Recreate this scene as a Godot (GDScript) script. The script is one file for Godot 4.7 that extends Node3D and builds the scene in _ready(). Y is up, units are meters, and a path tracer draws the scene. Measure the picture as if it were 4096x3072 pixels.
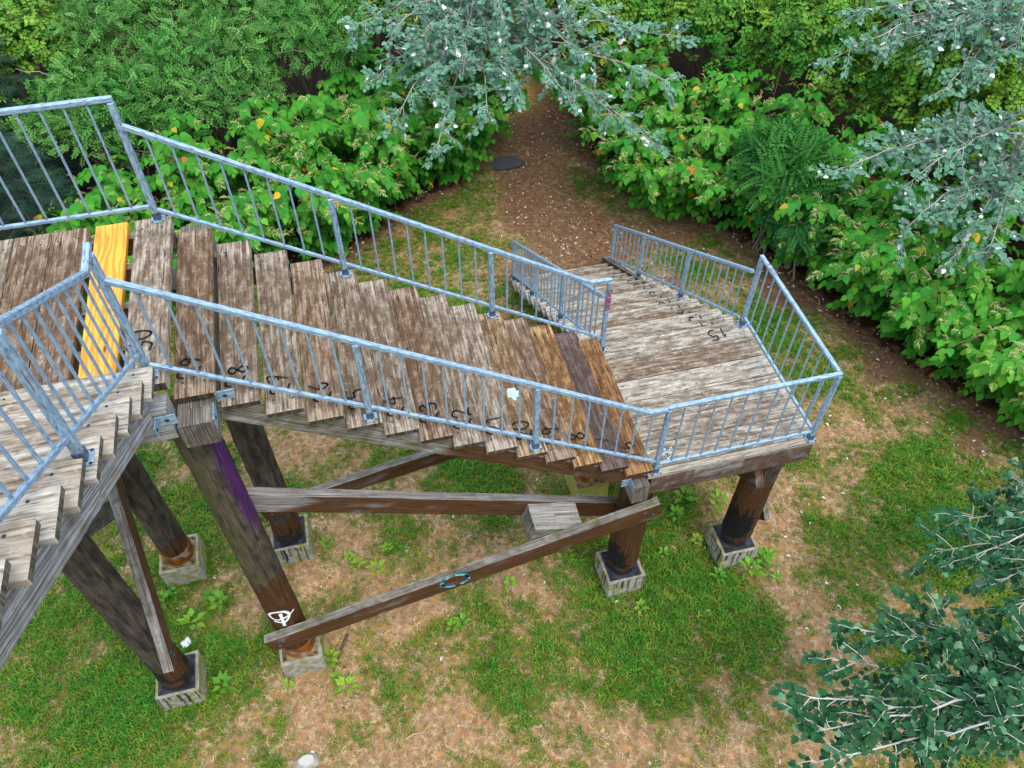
extends Node3D
# Timber lookout-tower stairs seen from the flight above, with a knotweed and poplar thicket behind.
# X runs down the upper flight, Z towards the viewer, Y up; metres.

const RISE := 0.17551
const RUN := 0.28
const DECK := 15.0 * RISE      # lower landing
const DECK2 := 30.0 * RISE     # upper landing

var rng := RandomNumberGenerator.new()
var noise := FastNoiseLite.new()
var fine := FastNoiseLite.new()
var counts := {}
var mats := {}
var cache := {}
var field := PackedFloat32Array()
const FN := 128

class MB:
	var v := PackedVector3Array()
	var n := PackedVector3Array()
	var uv := PackedVector2Array()
	var c := PackedColorArray()
	func tri(a: Vector3, b: Vector3, d: Vector3, na: Vector3, nb: Vector3, nd: Vector3, ua := Vector2.ZERO, ub := Vector2.ZERO, ud := Vector2.ZERO, ca := Color.WHITE, cb := Color.WHITE, cd := Color.WHITE) -> void:
		if (b - a).cross(d - a).dot(na) > 0.0:
			v.append_array(PackedVector3Array([a, d, b])); n.append_array(PackedVector3Array([na, nd, nb]))
			uv.append_array(PackedVector2Array([ua, ud, ub])); c.append_array(PackedColorArray([ca, cd, cb]))
		else:
			v.append_array(PackedVector3Array([a, b, d])); n.append_array(PackedVector3Array([na, nb, nd]))
			uv.append_array(PackedVector2Array([ua, ub, ud])); c.append_array(PackedColorArray([ca, cb, cd]))
	func flat(a: Vector3, b: Vector3, d: Vector3, nn: Vector3, col := Color.WHITE) -> void:
		tri(a, b, d, nn, nn, nn, Vector2.ZERO, Vector2.ZERO, Vector2.ZERO, col, col, col)
	func face(a: Vector3, b: Vector3, d: Vector3, col := Color.WHITE, up := Vector3.UP) -> void:
		var q := (b - a).cross(d - a).normalized()
		if q.dot(up) < 0.0:
			q = -q
		flat(a, b, d, q, col)
	func done() -> ArrayMesh:
		var arr := []
		arr.resize(Mesh.ARRAY_MAX)
		arr[Mesh.ARRAY_VERTEX] = v
		arr[Mesh.ARRAY_NORMAL] = n
		arr[Mesh.ARRAY_TEX_UV] = uv
		arr[Mesh.ARRAY_COLOR] = c
		var m := ArrayMesh.new()
		m.add_surface_from_arrays(Mesh.PRIMITIVE_TRIANGLES, arr)
		return m

# ---------------------------------------------------------------- nodes
func numbered(called: String) -> String:
	var k: int = counts.get(called, 0)
	counts[called] = k + 1
	return called if k == 0 else "%s_%03d" % [called, k]

func thing(called: String, label: String, category: String, at := Vector3.ZERO, group := "") -> Node3D:
	var o := Node3D.new()
	o.name = numbered(called)
	add_child(o)
	o.position = at
	tag(o, label, category, group)
	return o

func tag(o: Node, label: String, category := "", group := "", kind := "") -> Node:
	if label: o.set_meta("label", label)
	if category: o.set_meta("category", category)
	if group: o.set_meta("group", group)
	if kind: o.set_meta("kind", kind)
	return o

func put(parent: Node, called: String, mesh: Mesh, mat: Material, xf := Transform3D()) -> MeshInstance3D:
	var o := MeshInstance3D.new()
	o.name = numbered(called) if parent == self else called
	o.mesh = mesh
	o.material_override = mat
	o.transform = xf
	parent.add_child(o, true)
	return o

func swarm(parent: Node, called: String, mesh: Mesh, mat: Material, xfs: Array, cols: Array) -> MultiMeshInstance3D:
	var mm := MultiMesh.new()
	mm.transform_format = MultiMesh.TRANSFORM_3D
	mm.use_colors = true
	mm.mesh = mesh
	mm.instance_count = xfs.size()
	for i in xfs.size():
		mm.set_instance_transform(i, xfs[i])
		mm.set_instance_color(i, cols[i])
	var o := MultiMeshInstance3D.new()
	o.name = numbered(called) if parent == self else called
	o.multimesh = mm
	o.material_override = mat
	o.set_meta("kind", "stuff")
	parent.add_child(o, true)
	return o

func r(a: float, b: float) -> float:
	return rng.randf_range(a, b)

# ---------------------------------------------------------------- shapes
func cbox(s: Vector3, c: float, u0 := 0.0, v0 := 0.0, vh := 0.12, ul := 2.0, ends := Color.WHITE) -> ArrayMesh:
	# chamfered box, length along x; texture runs along x
	var m := MB.new()
	var hs := s * 0.5
	var uvf := func(p: Vector3, ax: int) -> Vector2:
		var w: float = maxf(s.z, s.y)
		if ax == 0: return Vector2(u0 + 0.31 + p.y * 0.6 / ul, v0 + (p.z / w + 0.5) * vh * 0.96)
		if ax == 1: return Vector2(u0 + (p.x + hs.x) / ul, v0 + (p.z / w + 0.5) * vh * 0.96)
		return Vector2(u0 + (p.x + hs.x) / ul, v0 + (p.y / w + 0.5) * vh * 0.96)
	for ax in 3:
		for sg in [-1.0, 1.0]:
			var nn := Vector3.ZERO; nn[ax] = sg
			var b: int = (ax + 1) % 3
			var d: int = (ax + 2) % 3
			var q := []
			for k in [[-1, -1], [1, -1], [1, 1], [-1, 1]]:
				var p := Vector3.ZERO
				p[ax] = sg * hs[ax]; p[b] = k[0] * (hs[b] - c); p[d] = k[1] * (hs[d] - c)
				q.append(p)
			for t in [[0, 1, 2], [0, 2, 3]]:
				m.tri(q[t[0]], q[t[1]], q[t[2]], nn, nn, nn, uvf.call(q[t[0]], ax), uvf.call(q[t[1]], ax), uvf.call(q[t[2]], ax), ends if ax == 0 else Color.WHITE, ends if ax == 0 else Color.WHITE, ends if ax == 0 else Color.WHITE)
	for ax in 3:   # edges along ax
		var b: int = (ax + 1) % 3
		var d: int = (ax + 2) % 3
		for sb in [-1.0, 1.0]:
			for sd in [-1.0, 1.0]:
				var q := []
				for e in [-1.0, 1.0]:
					var p := Vector3.ZERO
					p[ax] = e * (hs[ax] - c); p[b] = sb * hs[b]; p[d] = sd * (hs[d] - c); q.append(p)
					p[b] = sb * (hs[b] - c); p[d] = sd * hs[d]; q.append(p)
				var nn := Vector3.ZERO; nn[b] = sb; nn[d] = sd; nn = nn.normalized()
				var fa: int = 1 if ax != 1 else 2
				for t in [[0, 1, 3], [0, 3, 2]]:
					m.tri(q[t[0]], q[t[1]], q[t[2]], nn, nn, nn, uvf.call(q[t[0]], fa), uvf.call(q[t[1]], fa), uvf.call(q[t[2]], fa))
	for sx in [-1.0, 1.0]:
		for sy in [-1.0, 1.0]:
			for sz in [-1.0, 1.0]:
				var sv := Vector3(sx, sy, sz)
				var a := sv * (hs - Vector3(0, c, c)); var b2 := sv * (hs - Vector3(c, 0, c)); var d2 := sv * (hs - Vector3(c, c, 0))
				m.tri(a, b2, d2, sv.normalized(), sv.normalized(), sv.normalized(), uvf.call(a, 1), uvf.call(b2, 1), uvf.call(d2, 1))
	return m.done()

func gbox(s: Vector3, step: float, colf: Callable, rough := 0.003) -> ArrayMesh:
	# box of a fine grid whose corners are slightly uneven; vertex colours are the paint and stains of the timber
	var m := MB.new()
	var hs := s * 0.5
	var off := Vector3(r(0, 50), r(0, 50), r(0, 50))
	for ax in 3:
		for sg in [-1.0, 1.0]:
			var nn := Vector3.ZERO; nn[ax] = sg
			var b: int = (ax + 1) % 3
			var d: int = (ax + 2) % 3
			var nb: int = clampi(int(s[b] / step), 1, 160)
			var nd: int = clampi(int(s[d] / step), 1, 160)
			var ps := []; var cs := []; var us := []
			for i in nb + 1:
				for j in nd + 1:
					var p := Vector3.ZERO
					p[ax] = sg * hs[ax]; p[b] = (float(i) / nb - 0.5) * s[b]; p[d] = (float(j) / nd - 0.5) * s[d]
					cs.append(colf.call(p, nn))
					us.append(Vector2(p.x * 0.7 + off.x, (p.z + p.y * 0.83) * 1.6 + off.y) if ax != 0 else Vector2(p.y * 1.1 + off.x, p.z * 1.6 + off.y))
					var q := p + off
					var inw := Vector3(noise.get_noise_3d(q.x * 500, q.y * 500, q.z * 500), noise.get_noise_3d(q.y * 500, q.z * 500, q.x * 500), noise.get_noise_3d(q.z * 500, q.x * 500, q.y * 500)) * rough
					ps.append(p + inw)
			for i in nb:
				for j in nd:
					var k := i * (nd + 1) + j
					for t in [[k, k + 1, k + nd + 2], [k, k + nd + 2, k + nd + 1]]:
						m.tri(ps[t[0]], ps[t[1]], ps[t[2]], nn, nn, nn, us[t[0]], us[t[1]], us[t[2]], cs[t[0]], cs[t[1]], cs[t[2]])
	return m.done()

func along(a: Vector3, b: Vector3, up := Vector3.UP) -> Transform3D:
	var x := (b - a).normalized()
	var z := x.cross(up)
	if z.length() < 0.01: z = x.cross(Vector3.FORWARD)
	z = z.normalized()
	var y := z.cross(x)
	return Transform3D(Basis(x, y, z), (a + b) * 0.5)

func bar(parent: Node, called: String, a: Vector3, b: Vector3, w: float, h: float, mat: Material, up := Vector3.UP) -> MeshInstance3D:
	var l := a.distance_to(b)
	var key := "bar %.4f %.4f %.4f" % [l, w, h]
	if not cache.has(key):
		cache[key] = cbox(Vector3(l, h, w), minf(w, h) * 0.14, r(0, 1), r(0, 0.8), 0.1, 2.0)
	return put(parent, called, cache[key], mat, along(a, b, up))

func tube(m: MB, pts: Array, r0: float, r1: float, sides := 5, col := Color.WHITE) -> void:
	var n := pts.size()
	var prev := []
	for i in n:
		var dir: Vector3 = (pts[mini(i + 1, n - 1)] - pts[maxi(i - 1, 0)]).normalized()
		var s := dir.cross(Vector3(0.13, 0.97, 0.2)).normalized()
		var t := s.cross(dir)
		var rad := lerpf(r0, r1, float(i) / (n - 1))
		var ring := []
		for k in sides:
			var a := TAU * k / sides
			ring.append([pts[i] + (s * cos(a) + t * sin(a)) * rad, s * cos(a) + t * sin(a)])
		if i > 0:
			for k in sides:
				var p = prev[k]; var q = prev[(k + 1) % sides]; var u = ring[(k + 1) % sides]; var w = ring[k]
				var e := Vector2(float(k) / sides, i * 0.2)
				m.tri(p[0], q[0], u[0], p[1], q[1], u[1], e, e, e, col, col, col)
				m.tri(p[0], u[0], w[0], p[1], u[1], w[1], e, e, e, col, col, col)
		prev = ring

func bolt_mesh() -> ArrayMesh:
	if not cache.has("bolt"):
		var m := MB.new()
		for k in 8:
			var a := TAU * k / 8; var b := TAU * (k + 1) / 8
			var A := Vector3(cos(a), 0, sin(a)); var B := Vector3(cos(b), 0, sin(b))
			var top := Vector3(0, 0.0035, 0)
			m.flat(A * 0.007 + top, B * 0.007 + top, top, Vector3.UP)
			m.flat(A * 0.011, B * 0.011, B * 0.007 + top, (A + B).normalized() + Vector3.UP)
			m.flat(A * 0.011, B * 0.007 + top, A * 0.007 + top, (A + B).normalized() + Vector3.UP)
		cache["bolt"] = m.done()
	return cache["bolt"]

# hand-drawn digits and letters as strokes in a box 0.6 wide and 1 high
const GLYPH := {
	"0": [[0.3, 1, 0.05, 0.75, 0.05, 0.25, 0.3, 0, 0.55, 0.25, 0.55, 0.75, 0.3, 1]],
	"1": [[0.15, 0.8, 0.32, 1, 0.3, 0]],
	"2": [[0.05, 0.75, 0.2, 1, 0.5, 0.9, 0.5, 0.6, 0.05, 0, 0.3, 0.12, 0.6, 0]],
	"3": [[0.05, 0.9, 0.35, 1, 0.5, 0.75, 0.2, 0.52, 0.55, 0.35, 0.4, 0.02, 0.05, 0.1]],
	"4": [[0.4, 1, 0.05, 0.4, 0.6, 0.42], [0.45, 0.7, 0.42, 0]],
	"5": [[0.55, 1, 0.12, 0.97, 0.1, 0.6, 0.4, 0.62, 0.55, 0.35, 0.4, 0.03, 0.05, 0.06]],
	"6": [[0.45, 1, 0.12, 0.55, 0.08, 0.2, 0.3, 0, 0.52, 0.2, 0.42, 0.45, 0.12, 0.35]],
	"7": [[0.05, 0.97, 0.55, 1, 0.22, 0], [0.15, 0.5, 0.48, 0.52]],
	"8": [[0.3, 0.52, 0.08, 0.78, 0.3, 1, 0.52, 0.78, 0.3, 0.52, 0.05, 0.22, 0.3, 0, 0.55, 0.22, 0.3, 0.52]],
	"9": [[0.5, 0.75, 0.3, 1, 0.08, 0.75, 0.28, 0.5, 0.5, 0.75, 0.42, 0.3, 0.25, 0]],
	"S": [[0.55, 0.88, 0.3, 1, 0.08, 0.78, 0.5, 0.35, 0.35, 0.02, 0.05, 0.12]],
	"A": [[0.02, 0, 0.3, 1, 0.58, 0], [0.12, 0.35, 0.48, 0.35]],
	"K": [[0.08, 0, 0.1, 1], [0.55, 1, 0.1, 0.5, 0.58, 0]],
	"O": [[0.3, 1, 0.05, 0.6, 0.1, 0.1, 0.5, 0.05, 0.56, 0.6, 0.3, 1]],
	"R": [[0.08, 0, 0.1, 1, 0.5, 0.9, 0.45, 0.55, 0.1, 0.5, 0.58, 0]],
	"U": [[0.05, 1, 0.08, 0.15, 0.4, 0, 0.55, 0.25, 0.55, 1]],
	"N": [[0.05, 0, 0.08, 1, 0.5, 0, 0.55, 1]],
	"M": [[0.02, 0, 0.1, 1, 0.3, 0.4, 0.5, 1, 0.58, 0]],
	"(": [[0.5, 1, 0.15, 0.8, 0.05, 0.5, 0.15, 0.2, 0.5, 0]],
	")": [[0.1, 1, 0.45, 0.8, 0.55, 0.5, 0.45, 0.2, 0.1, 0]],
	"@": [[0.1, 0.1, 0.5, 0.0, 0.75, 0.35, 0.6, 0.85, 0.2, 0.95, 0.0, 0.6, 0.15, 0.3, 0.6, 0.32, 1.0, 0.45], [0.45, 0.75, 0.38, -0.35]],
}

func strokes(text: String, height: float, width: float) -> ArrayMesh:
	# ribbons in the xy plane facing +z, wavering like spray or marker
	var m := MB.new()
	var x0 := 0.0
	for ch in text:
		for line in GLYPH.get(ch, []):
			var pts := []
			for k in line.size() / 2:
				pts.append(Vector3((x0 + line[k * 2] + r(-0.03, 0.03)) * height, (line[k * 2 + 1] + r(-0.03, 0.03)) * height, 0))
			var sm := []
			for k in pts.size() - 1:      # Catmull-Rom
				var a: Vector3 = pts[maxi(k - 1, 0)]; var b: Vector3 = pts[k]; var c: Vector3 = pts[k + 1]; var d: Vector3 = pts[mini(k + 2, pts.size() - 1)]
				for q in 5:
					sm.append(b.cubic_interpolate(c, a, d, q / 5.0))
			sm.append(pts[-1])
			for k in sm.size() - 1:
				var dr: Vector3 = (sm[k + 1] - sm[k]).normalized()
				var s := Vector3(-dr.y, dr.x, 0) * width * 0.5 * (1.0 + 0.3 * noise.get_noise_2d(k * 20.0 + x0 * 99.0, height * 300))
				var e := dr * width * 0.2
				m.flat(sm[k] - s - e, sm[k] + s - e, sm[k + 1] + s + e, Vector3.BACK)
				m.flat(sm[k] - s - e, sm[k + 1] + s + e, sm[k + 1] - s + e, Vector3.BACK)
		x0 += 0.78
	return m.done()

# ---------------------------------------------------------------- materials
func std(albedo: Color, rough := 0.8) -> StandardMaterial3D:
	var m := StandardMaterial3D.new()
	m.albedo_color = albedo.linear_to_srgb()
	m.roughness = rough
	m.metallic_specular = 0.35
	return m

func painted(rough := 0.8) -> StandardMaterial3D:
	var m := std(Color.WHITE, rough)
	m.vertex_color_use_as_albedo = true
	return m

func leafy(rough: float, back: Color, spec := 0.4) -> StandardMaterial3D:
	var m := painted(rough)
	m.metallic_specular = spec
	m.backlight_enabled = true
	m.backlight = back
	return m

func make_textures() -> void:
	# weathered plank atlas: eight planks of 2 m, one per band
	var W := 1024; var Hh := 1024
	var col := PackedByteArray(); col.resize(W * Hh * 3)
	var hgt := PackedByteArray(); hgt.resize(W * Hh)
	for y in Hh:
		var band := y / 128
		var vy := (y % 128) / 128.0
		for x in W:
			var u := float(x) / W
			var warp := noise.get_noise_2d(x * 0.35 + band * 777, y * 1.4) 
			var streak := noise.get_noise_2d(x * 0.14 + band * 311, y * 9.5)
			var ring := sin((vy * 34.0 + warp * 11.0 + band * 1.7) * 1.9)
			var patch := noise.get_noise_2d(x * 0.75 + band * 191, y * 3.2 + 900)
			var blot := noise.get_noise_2d(x * 3.0 + band * 57, y * 3.4 + 300)
			var speck := fine.get_noise_2d(x * 0.22 + band * 41, y * 17.0)
			var endw: float = maxf(smoothstep(0.14, 0.0, u), smoothstep(0.80, 0.93, u))
			var edge := smoothstep(0.10, 0.0, minf(vy, 1.0 - vy))
			var bleach := clampf([0.1, 0.16, 0.06, 0.2, 0.34, 0.42, 0.6, 0.7][band] + 0.08 + patch * 0.8 + streak * 0.22 + smoothstep(0.2, 0.6, blot) * 0.4 + endw * 0.7 * (0.7 + streak) + edge * 0.3, 0.0, 1.0)
			var light := 0.52 + 0.26 * streak + 0.12 * ring + 0.2 * speck
			var crack: float = smoothstep(0.035, 0.0, absf(noise.get_noise_2d(x * 0.1 + band * 97, y * 3.6) - 0.22))
			var rc := lerpf(lerpf(62, 128, light), lerpf(112, 204, light), bleach)
			var gc := lerpf(lerpf(51, 112, light), lerpf(106, 200, light), bleach)
			var bc := lerpf(lerpf(42, 96, light), lerpf(98, 193, light), bleach)
			var k := (1.0 - 0.6 * crack)
			var i := (y * W + x)
			col[i * 3] = int(clampf(rc * k, 0, 255)); col[i * 3 + 1] = int(clampf(gc * k, 0, 255)); col[i * 3 + 2] = int(clampf(bc * k, 0, 255))
			hgt[i] = int(clampf((light * 0.8 + 0.1) * (1.0 - 0.8 * crack) * 255, 0, 255))
	var tc := ImageTexture.create_from_image(Image.create_from_data(W, Hh, false, Image.FORMAT_RGB8, col))
	var th := ImageTexture.create_from_image(Image.create_from_data(W, Hh, false, Image.FORMAT_L8, hgt))
	var tints := {"plank": Color(0.95, 0.92, 0.89), "plank_tan": Color(1.0, 0.91, 0.79), "plank_rust": Color(1.0, 0.84, 0.64), "plank_wet": Color(0.66, 0.58, 0.58), "plank_brown": Color(0.86, 0.68, 0.50), "plank_red": Color(0.90, 0.82, 0.76), "plank_grey": Color(1.0, 1.0, 0.99)}
	for k in tints:
		var m := StandardMaterial3D.new()
		m.albedo_texture = tc
		m.albedo_color = tints[k]
		m.vertex_color_use_as_albedo = true     # grimy end grain
		m.roughness = 0.42 if k == "plank_wet" else 0.85
		m.metallic_specular = 0.35
		m.heightmap_enabled = true
		m.heightmap_texture = th
		m.heightmap_scale = 0.25
		mats[k] = m
	# new pine board
	var yw := 512; var yh := 128
	var yb := PackedByteArray(); yb.resize(yw * yh * 3)
	for y in yh:
		for x in yw:
			var wv := noise.get_noise_2d(x * 0.5, y * 2.0)
			var rg := 0.5 + 0.5 * sin((y * 0.28 + wv * 7.0))
			var kn := smoothstep(9.0, 2.0, Vector2((x - 300) * 0.5, y - 40).length()) + smoothstep(7.0, 2.0, Vector2((x - 120) * 0.5, y - 80).length())
			var l := 0.80 + 0.2 * rg + 0.06 * fine.get_noise_2d(x * 3.0, y * 20.0)
			var i := (y * yw + x) * 3
			yb[i] = int(clampf(lerpf(232, 110, minf(kn, 1)) * l, 0, 255)); yb[i + 1] = int(clampf(lerpf(174, 60, minf(kn, 1)) * l * (0.94 + 0.06 * rg), 0, 255)); yb[i + 2] = int(clampf(lerpf(64, 20, minf(kn, 1)) * l * (0.8 + 0.2 * rg), 0, 255))
	var ym := StandardMaterial3D.new()
	ym.albedo_texture = ImageTexture.create_from_image(Image.create_from_data(yw, yh, false, Image.FORMAT_RGB8, yb))
	ym.albedo_color = Color(1, 0.95, 0.8)
	ym.roughness = 0.6
	mats.pine = ym
	# grey grain that multiplies the painted timbers
	var gw := 512
	var gb := PackedByteArray(); gb.resize(gw * gw * 3)
	var gh := PackedByteArray(); gh.resize(gw * gw)
	for y in gw:
		for x in gw:
			var st := noise.get_noise_2d(x * 0.3, y * 11.0) + 0.6 * fine.get_noise_2d(x * 0.4, y * 16.0)
			var cr := smoothstep(0.03, 0.0, absf(noise.get_noise_2d(x * 0.2 + 50, y * 4.0) - 0.2))
			var l := clampf((0.78 + 0.42 * st) * (1.0 - 0.5 * cr), 0.1, 1.0)
			var i := y * gw + x
			gb[i * 3] = int(l * 255); gb[i * 3 + 1] = int(l * 252); gb[i * 3 + 2] = int(l * 248)
			gh[i] = int(l * 255)
	var gt := ImageTexture.create_from_image(Image.create_from_data(gw, gw, false, Image.FORMAT_RGB8, gb))
	var ght := ImageTexture.create_from_image(Image.create_from_data(gw, gw, false, Image.FORMAT_L8, gh))
	var tm := painted(0.75)
	tm.albedo_texture = gt
	tm.heightmap_enabled = true; tm.heightmap_texture = ght; tm.heightmap_scale = 0.4
	mats.timber = tm
	var tp := painted(0.7)      # round posts: texture runs up the trunk
	tp.albedo_texture = gt
	tp.heightmap_enabled = true; tp.heightmap_texture = ght; tp.heightmap_scale = 0.8
	mats.pole = tp
	# galvanised steel
	var sw := 256
	var sb := PackedByteArray(); sb.resize(sw * sw * 3)
	for y in sw:
		for x in sw:
			var a := noise.get_noise_2d(x * 9.0, y * 9.0); var b := fine.get_noise_2d(x * 22.0, y * 22.0)
			var grime := smoothstep(0.25, 0.55, b + 0.3 * a)
			var rust := smoothstep(0.42, 0.6, noise.get_noise_2d(x * 2.0 + 400, y * 9.0) + 0.25 * b)
			var cc := Color(0.60, 0.73, 0.84).lerp(Color(0.46, 0.56, 0.66), clampf(0.5 + a, 0, 1)).lerp(Color(0.14, 0.16, 0.19), grime * 0.75).lerp(Color(0.42, 0.28, 0.26), rust * 0.6)
			var i := (y * sw + x) * 3
			sb[i] = int(cc.r * 255); sb[i + 1] = int(cc.g * 255); sb[i + 2] = int(cc.b * 255)
	var sm := StandardMaterial3D.new()
	sm.albedo_texture = ImageTexture.create_from_image(Image.create_from_data(sw, sw, false, Image.FORMAT_RGB8, sb))
	sm.roughness = 0.45
	sm.metallic = 0.35
	mats.steel = sm
	var sd: StandardMaterial3D = sm.duplicate()
	sd.albedo_color = Color(0.55, 0.55, 0.56)
	mats.steel_dark = sd
	mats.bolt = std(Color(0.03, 0.026, 0.022), 0.6)
	mats.ink = std(Color(0.03, 0.03, 0.035), 0.7)
	mats.white = std(Color(0.75, 0.78, 0.82), 0.6)
	mats.cyan = std(Color(0.12, 0.62, 0.85), 0.6)
	mats.faded = std(Color(0.34, 0.44, 0.50), 0.8)
	mats.red = std(Color(0.5, 0.02, 0.09), 0.6)
	mats.concrete = painted(0.9)
	mats.plate = painted(0.5)
	mats.knot = leafy(0.55, Color(0.35, 0.5, 0.12), 0.28)
	mats.poplar = leafy(0.55, Color(0.25, 0.35, 0.2), 0.3)
	mats.small = leafy(0.55, Color(0.3, 0.42, 0.12), 0.28)
	mats.needle = painted(0.6)
	mats.bark = painted(0.85)
	mats.flower = leafy(0.8, Color(0.4, 0.4, 0.3), 0.2)
	mats.grass = leafy(0.6, Color(0.3, 0.4, 0.1), 0.3)
	mats.litter = painted(0.8)

# ---------------------------------------------------------------- paint and stains on the timbers
const GREY := Color(0.27, 0.245, 0.225)
const PALE := Color(0.42, 0.42, 0.43)
const BROWN := Color(0.115, 0.046, 0.014)
const TAR := Color(0.012, 0.012, 0.016)

func nz(p: Vector3, f: float) -> float:
	f *= 25.0
	return noise.get_noise_3d(p.x * f, p.y * f, p.z * f)

func worn(p: Vector3, f := 14.0) -> Color:
	return GREY.lerp(PALE, clampf(0.4 + nz(p * Vector3(0.25, 1, 1), f * 4.0) * 1.3, 0, 1)).lerp(Color(0.10, 0.08, 0.06), clampf(nz(p + Vector3.ONE * 7, f * 2.0) * 1.4 - 0.1, 0, 0.8))

func moss(c: Color, p: Vector3, amount: float) -> Color:
	return c.lerp(Color(0.13, 0.14, 0.02), clampf(amount + nz(p + Vector3.ONE * 3, 30.0) * 1.2, 0, 0.85))

# ---------------------------------------------------------------- stair parts
func plank(parent: Node, called: String, a: Vector3, b: Vector3, w: float, th: float, mat: String, band: int, wob := 0.004) -> MeshInstance3D:
	# a and b: middle of the top face at both ends
	var l := a.distance_to(b)
	var xf := along(a, b)
	xf.origin += Vector3(0, -th * 0.5 + r(-wob, wob * 0.2), 0)
	xf.basis = xf.basis.rotated(xf.basis.x, r(-0.006, 0.006)).rotated(xf.basis.y, r(-0.003, 0.003))
	var mm: ArrayMesh = cbox(Vector3(l, th, w), 0.006, r(0.0, 0.04), 0.0 if mat == "pine" else band / 8.0, 1.0 if mat == "pine" else 0.125, 2.0, Color.WHITE if mat == "pine" else Color(0.34, 0.35, 0.36))
	return put(parent, called, mm, mats[mat], xf)

func bolts_on(o: MeshInstance3D, l: float, w: float, th: float) -> void:
	for sx in [-1.0, 0.0, 1.0]:
		for sz in [-1.0, 1.0]:
			put(o, "bolt", bolt_mesh(), mats.bolt, Transform3D(Basis(), Vector3(sx * (l * 0.5 - 0.13) + r(-0.015, 0.015), th * 0.5 - 0.001, sz * w * 0.27 + r(-0.01, 0.01))))

func number_on(o: MeshInstance3D, number: String, at0: Vector3, right: Vector3, up: Vector3, h: float) -> void:
	# right and up in world axes; o has only tiny tilts
	for i in number.length():
		var g := put(o, "painted_digit", strokes(number[i], h * r(0.9, 1.1), 0.017), mats.ink)
		var at := at0 + right * (h * 0.78 * i) + up * r(-0.012, 0.012)
		g.transform = Transform3D(o.transform.basis.inverse() * Basis(right, up, right.cross(up)), o.transform.affine_inverse() * at)

func paint_mark(o: MeshInstance3D, called: String, at: Vector3, size: float, col: Color) -> void:
	# ragged patch of paint on a tread
	var m := MB.new()
	for k in 18:
		var a := TAU * k / 18; var b := TAU * (k + 1) / 18
		var ra := size * (0.65 + 0.5 * noise.get_noise_2d(k * 70.0, size * 900)); var rb := size * (0.65 + 0.5 * noise.get_noise_2d(((k + 1) % 18) * 70.0, size * 900))
		m.flat(Vector3.ZERO, Vector3(cos(a) * ra * 0.75, 0, sin(a) * ra), Vector3(cos(b) * rb * 0.75, 0, sin(b) * rb), Vector3.UP, col)
	put(o, called, m.done(), mats.litter, o.transform.affine_inverse() * Transform3D(Basis(), at))

func stair_flight(label: String, k0: int, k1: int, nose: Callable, dir_down: Vector3, side0: Vector3, side1: Vector3, style: Callable) -> Node3D:
	# nose(k): point on the nose line of step k; side0/side1: offsets of both ends; dir_down: horizontal, downhill
	var o := thing("wooden_staircase", label, "staircase", nose.call(k0) * Vector3(1, 0, 1))
	for k in range(k0, k1 + 1):
		var p: Vector3 = nose.call(k) - o.position - dir_down * 0.1425
		var st: Array = style.call(k)
		var t := plank(o, "tread", p + side0 + dir_down * r(-0.004, 0.004), p + side1 * (1.0 + r(-0.006, 0.006)), 0.283, 0.056, st[0], st[1])
		bolts_on(t, (side1 - side0).length(), 0.283, 0.056)
		if k == 20: paint_mark(t, "paint_splash", p + Vector3(0.0, 0.0035, -0.72), 0.12, Color(0.36, 0.46, 0.44))
		if k == 1 and k0 == 1: paint_mark(t, "yellow_paint", p + Vector3(0.95, 0.0035, 0.0), 0.10, Color(0.5, 0.42, 0.06))
		if st[2] != "":
			number_on(t, st[2], p + st[3] + Vector3(0, 0.0035, 0), st[4], st[5], st[6])
	return o

func stringer(o: Node3D, a: Vector3, b: Vector3, depth: float, thick: float, colf: Callable) -> void:
	put(o, "stringer", gbox(Vector3(a.distance_to(b), depth, thick), 0.035, colf), mats.timber, along(a - o.position, b - o.position))

# ---------------------------------------------------------------- steel railings
func line_at(poly: Array, s: float) -> float:
	for k in poly.size() - 1:
		if (s - poly[k].x) * (s - poly[k + 1].x) <= 0.0:
			return lerpf(poly[k].y, poly[k + 1].y, (s - poly[k].x) / (poly[k + 1].x - poly[k].x))
	return poly[0].y if absf(s - poly[0].x) < absf(s - poly[-1].x) else poly[-1].y

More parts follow.
